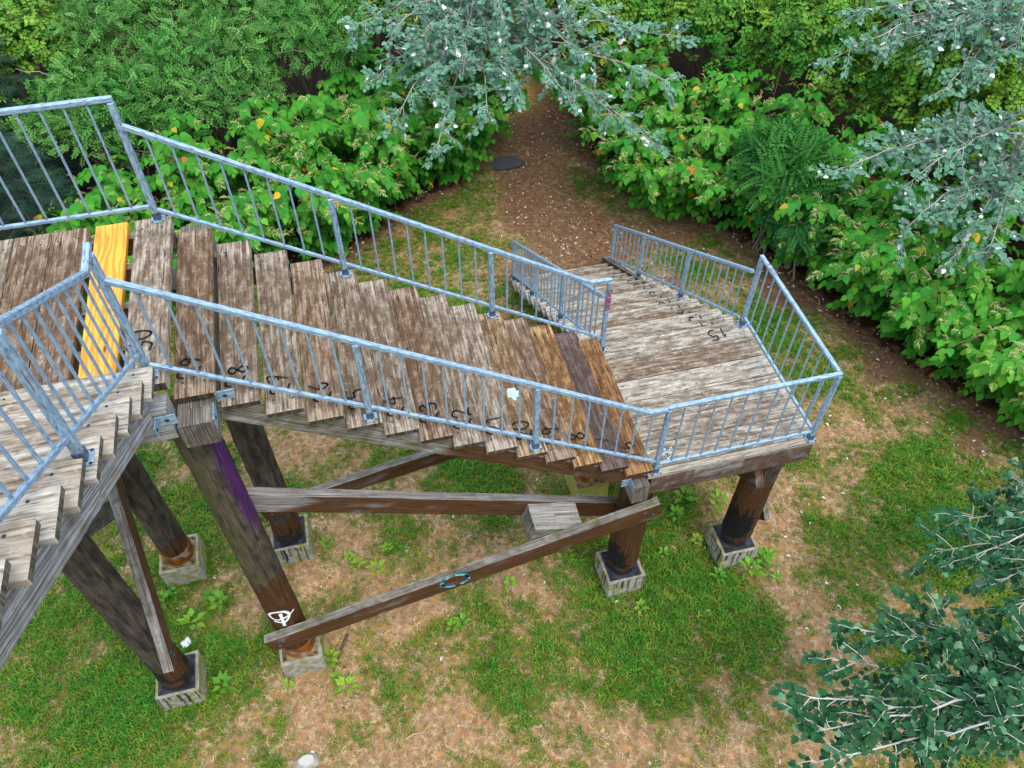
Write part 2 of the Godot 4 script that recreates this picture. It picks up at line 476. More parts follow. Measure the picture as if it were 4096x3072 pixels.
func railing(label: String, ax: String, c: float, top: Array, bot: Array, posts: Array, bays: Array, lift := 0.0) -> Node3D:
	# top/bot: Vector2(position along ax, height); posts: [along, foot height, 1 if it stands free]; bays: [from, to, count]
	var P := func(s: float, y: float) -> Vector3: return Vector3(s, y, c) if ax == "x" else Vector3(c, y, s)
	var o := thing("metal_railing", label, "railing", P.call(top[0].x, 0.0), "galvanised stair railings")
	var q := o.position
	for k in top.size() - 1:
		bar(o, "top_rail", P.call(top[k].x, top[k].y) - q, P.call(top[k + 1].x, top[k + 1].y) - q, 0.041, 0.041, mats.steel)
	for k in bot.size() - 1:
		bar(o, "bottom_rail", P.call(bot[k].x, bot[k].y) - q, P.call(bot[k + 1].x, bot[k + 1].y) - q, 0.03, 0.03, mats.steel)
	for p in posts:
		var yt: float = line_at(top, p[0]) - 0.024 + (p[2] if p.size() > 2 else 0.0)
		var po := bar(o, "post", P.call(p[0], p[1]) - q, P.call(p[0], yt) - q, 0.05, 0.05, mats.steel)
		var inv := po.transform.affine_inverse()
		var foot: Vector3 = P.call(p[0], p[1]) - q
		put(po, "base_plate", cached_box(Vector3(0.105, 0.009, 0.105), 0.002), mats.steel, inv * Transform3D(Basis(), foot + Vector3(0, 0.0065, 0)))
		put(po, "base_sleeve", cached_box(Vector3(0.06, 0.075, 0.06), 0.004), mats.steel_dark, inv * Transform3D(Basis(), foot + Vector3(0, 0.046, 0)))
		for e in [Vector3(1, 0, 1), Vector3(-1, 0, 1), Vector3(1, 0, -1), Vector3(-1, 0, -1)]:
			put(po, "bolt", bolt_mesh(), mats.bolt, inv * Transform3D(Basis(), foot + e * 0.042 + Vector3(0, 0.011, 0)))
	for b in bays:
		for k in int(b[2]):
			var s: float = lerpf(b[0], b[1], (k + 1.0) / (b[2] + 1.0))
			bar(o, "baluster", P.call(s, snappedf(line_at(bot, s) + 0.013, 0.001)) - q, P.call(s, snappedf(line_at(top, s) - 0.021, 0.001)) - q, 0.016, 0.016, mats.steel)
	return o

func cached_box(s: Vector3, c: float) -> ArrayMesh:
	var key := "box" + str(s)
	if not cache.has(key): cache[key] = cbox(s, c, r(0, 1), r(0, 0.8), 0.1, 1.0)
	return cache[key]

# ---------------------------------------------------------------- posts and footings
func support_post(label: String, x: float, z: float, y1: float, colf: Callable) -> Node3D:
	var low := y1 < 3.0
	var y0 := 0.585 if low else 0.40
	var r0 := 0.190 if low else 0.172
	var o := thing("support_post", label, "post", Vector3(x, y0, z), "round timber support posts")
	var h := y1 - y0
	var m := MB.new()
	var sides := 36
	var rings := int(h / 0.035)
	var prev := []
	var seedv := Vector3(x * 3.1, 0, z * 5.7)
	for i in rings + 1:
		var y := h * i / rings
		var ring := []
		for k in sides + 1:
			var a := TAU * (k % sides) / sides
			var d := Vector3(cos(a), 0, sin(a))
			var q := seedv + d * 0.16 + Vector3(0, y * 0.12, 0)
			var rad := r0 - 0.006 * y / h + 0.007 * nz(q, 60.0) + 0.004 * nz(q * Vector3(1, 3, 1), 160.0)
			ring.append([d * rad + Vector3(0, y, 0), d, Vector2(y * 0.8, k * 2.0 / sides), colf.call(d, y + y0, a)])
		if i > 0:
			for k in sides:
				var A = prev[k]; var B = prev[k + 1]; var C = ring[k + 1]; var D = ring[k]
				m.tri(A[0], B[0], C[0], A[1], B[1], C[1], A[2], B[2], C[2], A[3], B[3], C[3])
				m.tri(A[0], C[0], D[0], A[1], C[1], D[1], A[2], C[2], D[2], A[3], C[3], D[3])
		else:
			for k in sides:
				m.flat(ring[k][0], ring[k + 1][0], Vector3.ZERO, Vector3.DOWN, GREY)
		prev = ring
	for k in sides:
		m.flat(prev[k][0], prev[k + 1][0], Vector3(0, h, 0), Vector3.UP, GREY)
	put(o, "shaft", m.done(), mats.pole)
	return o

func footing(label: String, x: float, z: float, style: int) -> Node3D:
	var o := thing("concrete_footing", label, "footing", Vector3(x, 0, z), "concrete footings under the posts")
	var s0 := Vector3(x * 7, 0, z * 11)
	var f := func(p: Vector3, n: Vector3) -> Color:
		var q := p + s0
		var c := Color(0.33, 0.32, 0.27).lerp(Color(0.17, 0.16, 0.13), clampf(0.4 + nz(q, 40.0), 0, 1))
		var grn := nz(q + Vector3.ONE, 22.0) + (0.55 if style == 3 else 0.0) + (0.25 if n.x > 0.5 and style in [0, 1] else 0.0) + (0.1 if n.x < -0.5 else 0.0)
		c = c.lerp(Color(0.20, 0.20, 0.02), smoothstep(0.05, 0.5, grn) * 0.9)
		if style == 1 or style == 2:     # tar run over the edge in drips
			var s := p.x + p.z
			if n.z > 0.5 or n.x < -0.5:
				var run := noise.get_noise_2d(s * 900.0 + x * 77, 2.0) + (0.2 if style == 1 else 0.05)
				var drip := noise.get_noise_2d(s * 2600.0 + x * 31, 9.0)
				c = c.lerp(TAR * 1.6, smoothstep(0.02, 0.14, drip) * smoothstep(0.0, 0.04, p.y - 0.20 + clampf(run, 0, 1) * 0.9 * (0.4 + absf(drip) * 2.0)))
		return c
	put(o, "block", gbox(Vector3(0.47, 0.46, 0.47), 0.016, f, 0.010), mats.concrete, Transform3D(Basis().rotated(Vector3.UP, r(-0.05, 0.05)), Vector3(0, 0.145, 0)))
	var rust := func(p: Vector3, _n: Vector3) -> Color:
		var t := clampf(0.5 + nz(p + s0, 60.0) * 1.6, 0, 1)
		if style == 1 or style == 2: return TAR.lerp(Color(0.05, 0.06, 0.09), t * 0.7)
		return Color(0.10, 0.03, 0.01).lerp(Color(0.22, 0.19, 0.10), t)
	var pl := put(o, "base_plate", gbox(Vector3(0.40, 0.014, 0.40), 0.03, rust, 0.001), mats.plate, Transform3D(Basis(), Vector3(0, 0.382, 0)))
	# steel shoe round the foot of the post
	var m := MB.new()
	for i in 3:
		for k in 28:
			var a := TAU * k / 28; var b := TAU * (k + 1) / 28
			var y0 := 0.008 + 0.066 * i; var y1 := y0 + 0.066
			var A := Vector3(cos(a), 0, sin(a)); var B := Vector3(cos(b), 0, sin(b))
			var ca: Color = shoe_col(A, y0, s0, style); var cb: Color = shoe_col(B, y0, s0, style); var cc: Color = shoe_col(B, y1, s0, style); var cd: Color = shoe_col(A, y1, s0, style)
			var rr := 0.162 if x > -2.0 else 0.186
			var p1 := A * rr + Vector3(0, y0, 0); var p2 := B * rr + Vector3(0, y0, 0); var p3 := B * rr + Vector3(0, y1, 0); var p4 := A * rr + Vector3(0, y1, 0)
			m.tri(p1, p2, p3, A, B, B, Vector2.ZERO, Vector2.ZERO, Vector2.ZERO, ca, cb, cc)
			m.tri(p1, p3, p4, A, B, A, Vector2.ZERO, Vector2.ZERO, Vector2.ZERO, ca, cc, cd)
			if i == 2: m.flat(p4, p3, p3 * Vector3(0.9, 1, 0.9), Vector3.UP, cc); m.flat(p4, p3 * Vector3(0.9, 1, 0.9), p4 * Vector3(0.9, 1, 0.9), Vector3.UP, cc)
	put(o, "shoe", m.done(), mats.plate, Transform3D(Basis(), Vector3(0, 0.382, 0)))
	for e in [Vector3(1, 0, 1), Vector3(-1, 0, 1), Vector3(1, 0, -1), Vector3(-1, 0, -1)]:
		put(pl, "bolt", bolt_mesh(), mats.bolt, Transform3D(Basis().scaled(Vector3(1.5, 4, 1.5)), e * 0.172 + Vector3(0, 0.007, 0)))
	return o

func shoe_col(d: Vector3, y: float, s0: Vector3, style: int) -> Color:
	var q := d * 0.18 + Vector3(0, y, 0) + s0
	if style == 1 or style == 2: return TAR.lerp(Color(0.10, 0.035, 0.015), smoothstep(0.1, 0.4, nz(q, 30.0)))
	return Color(0.06, 0.022, 0.01).lerp(Color(0.23, 0.075, 0.012), clampf(0.45 + nz(q, 26.0) * 1.5, 0, 1)).lerp(Color(0.25, 0.23, 0.2), smoothstep(0.2, 0.45, nz(q + Vector3.ONE, 20.0)))

func timber(called: String, label: String, category: String, a: Vector3, b: Vector3, w: float, h: float, colf: Callable, group := "", up := Vector3.UP) -> Node3D:
	var o := thing(called, label, category, a * Vector3(1, 0, 1) + Vector3(0, minf(a.y, b.y), 0), group)
	put(o, "beam", gbox(Vector3(a.distance_to(b), h, w), 0.04, colf), mats.timber, along(a - o.position, b - o.position, up))
	var l := a.distance_to(b)
	for sx in [-1.0, 1.0]:
		for k in 2:
			var xf := along(a - o.position, b - o.position, up)
			for sz in [-1.0, 1.0]:
				put(o, "bolt", bolt_mesh(), mats.steel_dark, xf * Transform3D(Basis(Vector3.RIGHT, sz * PI / 2).scaled(Vector3.ONE * 1.8), Vector3(sx * (l * 0.5 - 0.1 - 0.08 * k), (k - 0.5) * h * 0.35, sz * (w * 0.5 + 0.002))))
	return o

# ---------------------------------------------------------------- leaves
func knot_leaf() -> ArrayMesh:
	# broad heart-shaped leaf, 1 long, base at the origin, folded along the midrib and drooping at the tip
	var ts := [0.0, 0.1, 0.3, 0.55, 0.8, 1.0]
	var ws := [0.14, 0.37, 0.44, 0.36, 0.17, 0.0]
	var back := [-0.06, 0.0, 0.0, 0.0, 0.0, 0.0]
	var rows := []
	for i in 6:
		var y: float = 0.05 * ts[i] - 0.22 * ts[i] * ts[i]
		rows.append([Vector3(ts[i] + back[i] * 1.5, y + 0.22 * ws[i], -ws[i]), Vector3(ts[i], y, 0), Vector3(ts[i] + back[i] * 1.5, y + 0.22 * ws[i], ws[i])])
	return leaf_from(rows)

func leaf_from(rows: Array) -> ArrayMesh:
	var m := MB.new()
	var ns := []
	for i in rows.size():
		var a: Array = rows[maxi(i - 1, 0)]; var b: Array = rows[mini(i + 1, rows.size() - 1)]
		var f: Vector3 = (b[1] - a[1]).normalized()
		var l: Vector3 = (rows[i][0] - rows[i][1]); var rr: Vector3 = (rows[i][2] - rows[i][1])
		if l.length() < 0.01: l = rows[i - 1][0] - rows[i - 1][1]; rr = rows[i - 1][2] - rows[i - 1][1]
		var nl := f.cross(l).normalized(); var nr := rr.cross(f).normalized()
		if nl.y < 0: nl = -nl
		if nr.y < 0: nr = -nr
		ns.append([nl, (nl + nr).normalized(), nr])
	for i in rows.size() - 1:
		for s in [0, 1]:
			var A: Vector3 = rows[i][s]; var B: Vector3 = rows[i][s + 1]; var C: Vector3 = rows[i + 1][s + 1]; var D: Vector3 = rows[i + 1][s]
			m.tri(A, B, C, ns[i][s], ns[i][s + 1], ns[i + 1][s + 1])
			if A.distance_to(D) > 0.001 and C.distance_to(D) > 0.001:
				m.tri(A, C, D, ns[i][s], ns[i + 1][s + 1], ns[i + 1][s])
	return m.done()

func poplar_leaf() -> ArrayMesh:
	# three to five blunt lobes; grey-green above, white felt below
	var out := [Vector2(0.0, 0.0), Vector2(0.1, 0.2), Vector2(0.14, 0.44), Vector2(0.33, 0.33), Vector2(0.5, 0.5), Vector2(0.62, 0.27), Vector2(0.8, 0.26), Vector2(1.0, 0.0)]
	var m := MB.new()
	for lay in 2:
		var dy := -0.012 * lay
		var col := Color(0.088, 0.215, 0.135) if lay == 0 else Color(0.55, 0.58, 0.56)
		var nn := Vector3.UP if lay == 0 else Vector3.DOWN
		for s in [-1.0, 1.0]:
			for i in out.size() - 1:
				var a: Vector2 = out[i]; var b: Vector2 = out[i + 1]
				var c := Vector3(0.45, 0.0 + dy, 0)
				var A := Vector3(a.x, 0.25 * a.y - 0.10 * a.x * a.x + dy, a.y * s); var B := Vector3(b.x, 0.25 * b.y - 0.10 * b.x * b.x + dy, b.y * s)
				var q := (A - c).cross(B - c)
				if q.length() > 0.00001:
					q = q.normalized()
					if q.dot(nn) < 0: q = -q
					m.flat(c, A, B, q, col)
	return m.done()

func simple_leaf(m: MB, at: Vector3, dir: Vector3, up: Vector3, l: float, w: float, col: Color) -> void:
	var s := dir.cross(up).normalized() * w * 0.5
	var u := s.cross(dir).normalized()
	var mid := at + dir * l * 0.45
	var tip := at + dir * l - u * l * 0.12
	m.face(at, mid + s + u * w * 0.12, tip, col, u)
	m.face(at, tip, mid - s + u * w * 0.12, col, u)

func sprig(kind: String) -> ArrayMesh:
	# a twig with small leaves, about 1 unit long, lying along x with its face up
	var m := MB.new()
	if kind == "oval":          # shrub: alternate small oval leaves
		for i in 11:
			var t := 0.08 + i * 0.085
			var sd := 1.0 if i % 2 == 0 else -1.0
			simple_leaf(m, Vector3(t, 0.04 * sin(t * 3), 0), Vector3(0.55 + r(-0.2, 0.2), r(-0.15, 0.35), sd * 0.85).normalized(), Vector3(r(-0.3, 0.3), 1, r(-0.3, 0.3)).normalized(), r(0.24, 0.36), r(0.13, 0.18), Color.WHITE * r(0.75, 1.2))
		simple_leaf(m, Vector3(0.98, 0.02, 0), Vector3.RIGHT, Vector3.UP, 0.3, 0.15, Color.WHITE)
	elif kind == "round":       # climbing vine: rounder leaves
		for i in 8:
			var t := 0.05 + i * 0.12
			var sd := 1.0 if i % 2 == 0 else -1.0
			var d := Vector3(0.4 + r(-0.3, 0.3), r(-0.35, 0.2), sd * 0.9).normalized()
			var col := Color.WHITE * r(0.75, 1.2)
			if i == 5: col = Color(2.6, 1.5, 0.5) * r(0.5, 1.0)
			simple_leaf(m, Vector3(t, 0, sd * 0.02), d, Vector3(r(-0.4, 0.4), 1, r(-0.4, 0.4)).normalized(), r(0.28, 0.4), r(0.24, 0.32), col)
	elif kind == "pinnate":     # long feather leaf with paired leaflets
		for i in 11:
			var t := 0.1 + i * 0.082
			for sd in [-1.0, 1.0]:
				simple_leaf(m, Vector3(t, 0.12 * t - 0.28 * t * t, 0), Vector3(0.45, r(-0.3, -0.1), sd * 0.9).normalized(), Vector3(0, 1, 0), r(0.2, 0.24) * (1.1 - 0.35 * t), 0.085, Color.WHITE * r(0.85, 1.15))
		simple_leaf(m, Vector3(1.0, -0.16, 0), Vector3(1, -0.4, 0).normalized(), Vector3.UP, 0.18, 0.08, Color.WHITE)
	elif kind == "needle":      # spruce spray
		for br in [[0.0, 0.0, 1.0], [0.25, 0.8, 0.5], [0.25, -0.8, 0.5], [0.5, 0.7, 0.4], [0.5, -0.7, 0.4]]:
			var d := Vector3(cos(br[1]), 0, sin(br[1]))
			for i in int(26 * br[2]):
				var p: Vector3 = Vector3(br[0], 0, 0) + d * (i + 0.5) / 26.0
				var a := i * 2.4
				var nd := (d * 0.9 + Vector3(0, 1, 0) * cos(a) * 0.7 + d.cross(Vector3.UP) * sin(a) * 0.9).normalized()
				var s := nd.cross(Vector3(0.3, 0.5, 0.8)).normalized() * 0.012
				m.face(p - s, p + s, p + nd * 0.12, Color.WHITE * r(0.7, 1.2))
	elif kind == "flower":      # drooping cream panicle of a few thin spikes
		for k in 7:
			var a := r(-1.4, 1.4)
			var p := Vector3(0.12 * k, 0.05, 0)
			var d := Vector3(0.8 * cos(a), r(0.0, 0.7), sin(a)).normalized()
			for q in 3:
				var p2 := p + d * 0.15
				var s := d.cross(Vector3.UP).normalized() * 0.028
				m.face(p - s, p + s, p2 + s * 0.8, Color.WHITE * r(0.8, 1.1)); m.face(p - s, p2 + s * 0.8, p2 - s * 0.8, Color.WHITE * r(0.8, 1.1))
				var s2 := Vector3(0, 0.028, 0)
				m.face(p - s2, p + s2, p2 + s2 * 0.8, Color.WHITE, s)
				p = p2
				d = (d + Vector3(0, -0.5, 0)).normalized()
	elif kind == "tuft":        # grass blades
		for k in 7:
			var a := r(0, TAU)
			var o := Vector3(r(-0.35, 0.35), 0, r(-0.35, 0.35))
			var d := Vector3(cos(a), 0, sin(a))
			var s := d.cross(Vector3.UP) * 0.062
			var hgt := r(0.6, 1.0)
			var mid := o + Vector3(0, hgt * 0.6, 0) + d * 0.2
			var tip := o + Vector3(0, hgt * r(0.65, 1.0), 0) + d * r(0.5, 0.8)
			var col := Color.WHITE * r(0.7, 1.25)
			m.face(o - s, o + s, mid + s * 0.7, col); m.face(o - s, mid + s * 0.7, mid - s * 0.7, col); m.face(mid - s * 0.7, mid + s * 0.7, tip, col)
	elif kind == "straw":       # dead blades lying nearly flat
		for k in 7:
			var a := r(0, TAU)
			var o := Vector3(r(-0.5, 0.5), r(0.02, 0.12), r(-0.5, 0.5))
			var d := Vector3(cos(a), r(-0.02, 0.22), sin(a))
			var s := Vector3(-sin(a), 0, cos(a)) * 0.045
			var col := Color.WHITE * r(0.65, 1.25)
			m.face(o - s, o + s, o + d * r(0.7, 1.1), col)
	elif kind == "fallen":      # curled fallen leaf
		for k in 6:
			var a := TAU * k / 6; var b := TAU * (k + 1) / 6
			var ra := 0.4 + 0.16 * sin(k * 2.3); var rb := 0.4 + 0.16 * sin(((k + 1) % 6) * 2.3)
			m.face(Vector3(0, 0.06, 0), Vector3(cos(a) * ra, 0.2 * absf(sin(a)), sin(a) * ra * 0.8), Vector3(cos(b) * rb, 0.2 * absf(sin(b)), sin(b) * rb * 0.8))
	return m.done()

func mesh_of(kind: String) -> ArrayMesh:
	if not cache.has(kind):
		cache[kind] = knot_leaf() if kind == "knot" else poplar_leaf() if kind == "poplar" else sprig(kind)
	return cache[kind]

func facing(at: Vector3, dir: Vector3, up: Vector3, s: float) -> Transform3D:
	# x along dir, y towards up
	var x := dir.normalized()
	var z := x.cross(up)
	if z.length() < 0.05: z = x.cross(Vector3(0.3, 0.2, 0.9))
	z = z.normalized()
	return Transform3D(Basis(x, z.cross(x), z).scaled_local(Vector3.ONE * s), at)

func rdir() -> Vector3:
	return Vector3(r(-1, 1), r(-1, 1), r(-1, 1)).normalized()

# ---------------------------------------------------------------- plants
const EYE := Vector3(-2.482, 9.578, 4.094)

func knotweed(label: String, c: Vector2, rad: float, h: float, lean: Vector2, canes: int, own: int, warm := 0.0, bloom := 0.3) -> void:
	var o := thing("knotweed_clump", label, "shrub", Vector3(c.x, 0, c.y), "knotweed clumps in the thicket")
	var xfs := []; var cols := []; var fx := []; var fc := []
	for k in canes:
		var az := r(0, TAU)
		var b := Vector3(cos(az), 0, sin(az)) * rad * sqrt(r(0, 1)) * 0.75
		var out := (Vector3(lean.x, 0, lean.y) * r(0.3, 1.1) + Vector3(cos(az), 0, sin(az)) * r(0.3, 0.9))
		var hh := h * r(0.78, 1.08)
		var sp := r(0.4, 0.9)
		var pts := []
		for i in 11:
			var t := i / 10.0
			pts.append(b + Vector3(0, hh * (1.22 * t - 0.22 * t * t * t * t * 1.4), 0) + out * sp * pow(t, 1.9))
		var m := MB.new()
		tube(m, pts, 0.011, 0.004, 5, Color(0.16, 0.10, 0.05).lerp(Color(0.10, 0.18, 0.04), r(0, 1)))
		put(o, "cane", m.done(), mats.bark)
		var outn := out.normalized()
		var t := 0.13
		var side := 1.0
		while t < 1.0:
			var f := t * 10.0
			var i0 := mini(int(f), 9)
			var p: Vector3 = pts[i0].lerp(pts[i0 + 1], f - i0)
			side = -side
			var bd := outn.rotated(Vector3.UP, side * r(0.4, 1.5)) + Vector3(0, r(0.05, 0.35), 0)
			if t > 0.9: bd = outn + Vector3(0, r(-0.2, 0.2), 0)
			bd = bd.normalized()
			var bl := r(0.28, 0.62) * (0.75 + 0.4 * sin(t * PI))
			var n := int(bl / 0.062)
			var pp := p
			for j in n:
				var q := float(j + 1) / n
				bd = (bd + Vector3(0, -0.075, 0)).normalized()
				pp += bd * bl / n
				var s2 := 1.0 if j % 2 == 0 else -1.0
				var ld := (bd.rotated(Vector3.UP, s2 * r(0.5, 1.1)) + Vector3(0, r(-0.5, -0.12), 0)).normalized()
				var up := (Vector3.UP + outn * r(0.0, 0.45) + rdir() * 0.3).normalized()
				var size := r(0.11, 0.185) * (1.08 - 0.4 * q * q)
				xfs.append(facing(pp, ld, up, size))
				var y := clampf(r(-0.25, 0.75) * (0.35 + warm) + 0.25 * q, 0, 1)
				var col := Color(0.02, 0.185, 0.014).lerp(Color(0.12, 0.32, 0.016), y) * r(0.65, 1.2)
				if rng.randf() < 0.010 + 0.03 * warm: col = [Color(0.5, 0.33, 0.02), Color(0.42, 0.14, 0.02), Color(0.3, 0.3, 0.02)][rng.randi() % 3]
				cols.append(col)
				if t > 0.45 and rng.randf() < bloom * (0.4 + q):
					fx.append(facing(pp, (bd + Vector3(0, 0.65, 0) + rdir() * 0.4).normalized(), up, r(0.10, 0.18)))
					fc.append(Color(0.48, 0.45, 0.17).lerp(Color(0.66, 0.6, 0.36), r(0, 1)) * r(0.8, 1.1))
			t += r(0.06, 0.095)
	# the leaves nearest the viewer stand as parts of their own
	var order := range(xfs.size())
	if own > 0:
		var key := []
		for i in xfs.size(): key.append((o.position + xfs[i].origin).distance_squared_to(EYE))
		order.sort_custom(func(a, b2): return key[a] < key[b2])
		for i in mini(own, order.size()):
			var id: int = order[i]
			put(o, "leaf", mesh_of("knot"), leaf_mat(cols[id]), xfs[id])
	var rx := []; var rc := []
	for i in range(mini(own, order.size()), order.size()):
		rx.append(xfs[order[i]]); rc.append(cols[order[i]])
	swarm(o, "foliage", mesh_of("knot"), mats.knot, rx, rc)
	if fx.size(): swarm(o, "flower_sprays", mesh_of("flower"), mats.flower, fx, fc)

func leaf_mat(c: Color) -> StandardMaterial3D:
	var q := Color(snappedf(sqrt(c.r), 0.06), snappedf(sqrt(c.g), 0.04), snappedf(sqrt(c.b), 0.08))
	if not mats.has(q):
		var m: StandardMaterial3D = mats.knot.duplicate()
		m.albedo_color = Color(q.r * q.r, q.g * q.g, maxf(q.b * q.b, 0.012)).linear_to_srgb()
		m.vertex_color_use_as_albedo = false
		mats[q] = m
	return mats[q]

func bend(a: Vector3, b: Vector3, sag: float, n: int, wob: float) -> Array:
	var pts := []
	for i in n + 1:
		var t := float(i) / n
		pts.append(a.lerp(b, t) + Vector3(0, sag * 4.0 * t * (1.0 - t), 0) + (rdir() * wob * sin(t * PI) if i > 0 and i < n else Vector3.ZERO))
	return pts

func poplar(label: String, base: Vector3, top: Vector3, tips: Array, dense: float, tone: Color, bark: Color, flip := 0.08, size := 0.078) -> void:
	var o := thing("white_poplar_tree", label, "tree", base, "white poplars round the clearing")
	var m := MB.new()
	tube(m, bend(Vector3(0, -0.05, 0), top - base, 0.0, 10, 0.05), 0.075, 0.028, 9, bark)
	put(o, "trunk", m.done(), mats.bark)
	var xfs := []; var cols := []
	for tip in tips:
		var e: Vector3 = tip - base
		var h0 := clampf((e.y + r(-0.9, 0.4)) / (top.y - base.y), 0.35, 0.97)
		var s := (top - base) * h0
		var limb := bend(s, e, r(0.08, 0.3), 12, 0.05)
		var lm := MB.new()
		tube(lm, limb, 0.022, 0.005, 6, bark)
		for i in range(3, 13):
			var nt := 3 if i < 12 else 5
			for q in nt:
				var ldir: Vector3 = (limb[mini(i + 1, 12)] - limb[i - 1]).normalized()
				var d := (ldir * r(0.4, 1.0) + rdir() * 0.75 + Vector3(0, 0.1, 0)).normalized()
				var l := r(0.22, 0.55) * (1.15 - 0.4 * i / 12.0)
				var a: Vector3 = limb[i].lerp(limb[i - 1], r(0, 1))
				var tw := bend(a, a + d * l + Vector3(0, -0.06 * l, 0), 0.02, 4, 0.02)
				tube(lm, tw, 0.0055, 0.003, 4, bark.lerp(Color(0.5, 0.5, 0.46), 0.6))
				var n := int(l / 0.034 * dense)
				for j in n:
					var t := 0.12 + 0.9 * float(j + 1) / n
					var f := minf(t, 0.99) * 4.0
					var p: Vector3 = tw[int(f)].lerp(tw[int(f) + 1], f - int(f))
					var ld := (d.rotated(Vector3.UP, (1.0 if j % 2 == 0 else -1.0) * r(0.3, 1.3)) + Vector3(0, r(-0.5, 0.3), 0) + rdir() * 0.25).normalized()
					var up := (Vector3.UP + rdir() * 0.5).normalized()
					if rng.randf() < flip: up = -up
					xfs.append(facing(p + ld * 0.02, ld, up, size * r(0.65, 1.15)))
					cols.append(tone * r(0.7, 1.3))
		put(o, "limb", lm.done(), mats.bark)
	swarm(o, "crown", mesh_of("poplar"), mats.poplar, xfs, cols)

func bush(called: String, label: String, category: String, c: Vector3, rad: Vector3, lobes: int, per: int, kind: String, size: float, ca: Color, cb: Color, group: String, twigs := 8, bark := Color(0.2, 0.17, 0.13)) -> void:
	var o := thing(called, label, category, c * Vector3(1, 0, 1), group)
	var xfs := []; var cols := []
	var cy := c.y
	var m := MB.new()
	for k in lobes:
		var d := rdir()
		d.y = absf(d.y) * 1.2 - 0.35
		var lc := Vector3(0, cy, 0) + d * rad * r(0.35, 0.8)
		lc.y = maxf(lc.y, 0.2)
		var lr := r(0.28, 0.5) * minf(rad.x, rad.z)
		var tone := r(0, 1)
		tube(m, bend(Vector3(r(-0.2, 0.2), 0, r(-0.2, 0.2)), lc, 0.15, 7, 0.08), 0.022, 0.007, 5, bark)
		for q in per:
			var e := rdir()
			if e.y < -0.3: e.y = -e.y
			var p := lc + e * lr * r(0.7, 1.08) * Vector3(1, 0.8, 1)
			if p.y < 0.08: continue
			var tang := e.cross(rdir()).normalized()
			var dir := (tang + e * r(0.2, 0.9) + Vector3(0, r(-0.35, 0.15), 0)).normalized()
			xfs.append(facing(p, dir, (e + Vector3.UP * 0.9 + rdir() * 0.35).normalized(), size * r(0.75, 1.25)))
			cols.append(ca.lerp(cb, clampf(tone * 0.8 + r(-0.1, 0.4), 0, 1)) * r(0.65, 1.3))
		if k < twigs:     # bare twigs that stick out of the leaves
			var e2 := rdir(); e2.y = absf(e2.y) * 0.8 + 0.1
			tube(m, bend(lc, lc + e2 * (lr + r(0.15, 0.5)), 0.05, 6, 0.05), 0.011, 0.004, 4, bark.lerp(Color(0.5, 0.45, 0.4), r(0.2, 1)))
	put(o, "branches", m.done(), mats.bark)
	swarm(o, "foliage", mesh_of(kind), mats.small if kind != "needle" else mats.needle, xfs, cols)

func spruce(label: String, base: Vector3, h: float, w: float) -> void:
	var o := thing("spruce_tree", label, "tree", base)
	var m := MB.new()
	tube(m, bend(Vector3(0, -0.05, 0), Vector3(0, h, 0), 0, 8, 0.02), 0.09, 0.01, 9, Color(0.09, 0.07, 0.055))
	put(o, "trunk", m.done(), mats.bark)
	var xfs := []; var cols := []
	var lm := MB.new()
	var y := 0.25
	while y < h:
		var rr := w * (1.0 - y / h) + 0.08
		var n := 9
		var a0 := r(0, TAU)
		for k in n:
			var a := a0 + TAU * k / n + r(-0.2, 0.2)
			var d := Vector3(cos(a), 0, sin(a))
			var e := Vector3(0, y - 0.18 * rr, 0) + d * rr * r(0.8, 1.1)
			var br := bend(Vector3(0, y, 0), e, -0.05, 6, 0.02)
			tube(lm, br, 0.014, 0.004, 4, Color(0.1, 0.08, 0.06))
			var steps := int(rr / 0.075) + 2
			for j in steps:
				var t := float(j + 1) / steps
				var f := minf(t, 0.99) * 6.0
				var p: Vector3 = br[int(f)].lerp(br[int(f) + 1], f - int(f))
				for sd in [-1.0, 0.0, 1.0]:
					xfs.append(facing(p, (d.rotated(Vector3.UP, sd * r(0.5, 1.1)) + Vector3(0, r(-0.35, 0.1), 0)).normalized(), Vector3.UP + rdir() * 0.3, r(0.16, 0.26)))
					cols.append(Color(0.02, 0.062, 0.04) * r(0.7, 1.4))
		y += 0.24
	put(o, "branches", lm.done(), mats.bark)
	swarm(o, "crown", mesh_of("needle"), mats.needle, xfs, cols)

func weed(label: String, x: float, z: float, s: float, tone: Color) -> void:
	var m := MB.new()
	for k in 9:
		var a := k * 2.4 + r(-0.3, 0.3)
		var d := Vector3(cos(a), 0.35 + 0.5 * (k / 9.0), sin(a)).normalized()
		var p := Vector3(0, 0.03 + 0.11 * k / 9.0, 0) + d * 0.03
		simple_leaf(m, p, d, (Vector3.UP + rdir() * 0.2).normalized(), r(0.085, 0.14) * (1.1 - 0.04 * k), r(0.05, 0.075), tone * r(0.75, 1.25))
	tube(m, [Vector3(0, -0.01, 0), Vector3(0.005, 0.07, 0), Vector3(0, 0.15, 0.004)], 0.004, 0.002, 4, tone * 0.8)
	var o := put(self, "weed_plant", m.done(), mats.small, Transform3D(Basis().rotated(Vector3.UP, r(0, TAU)).scaled(Vector3.ONE * s), Vector3(x, 0, z)))
	tag(o, label, "weed", "small weeds in the lawn")

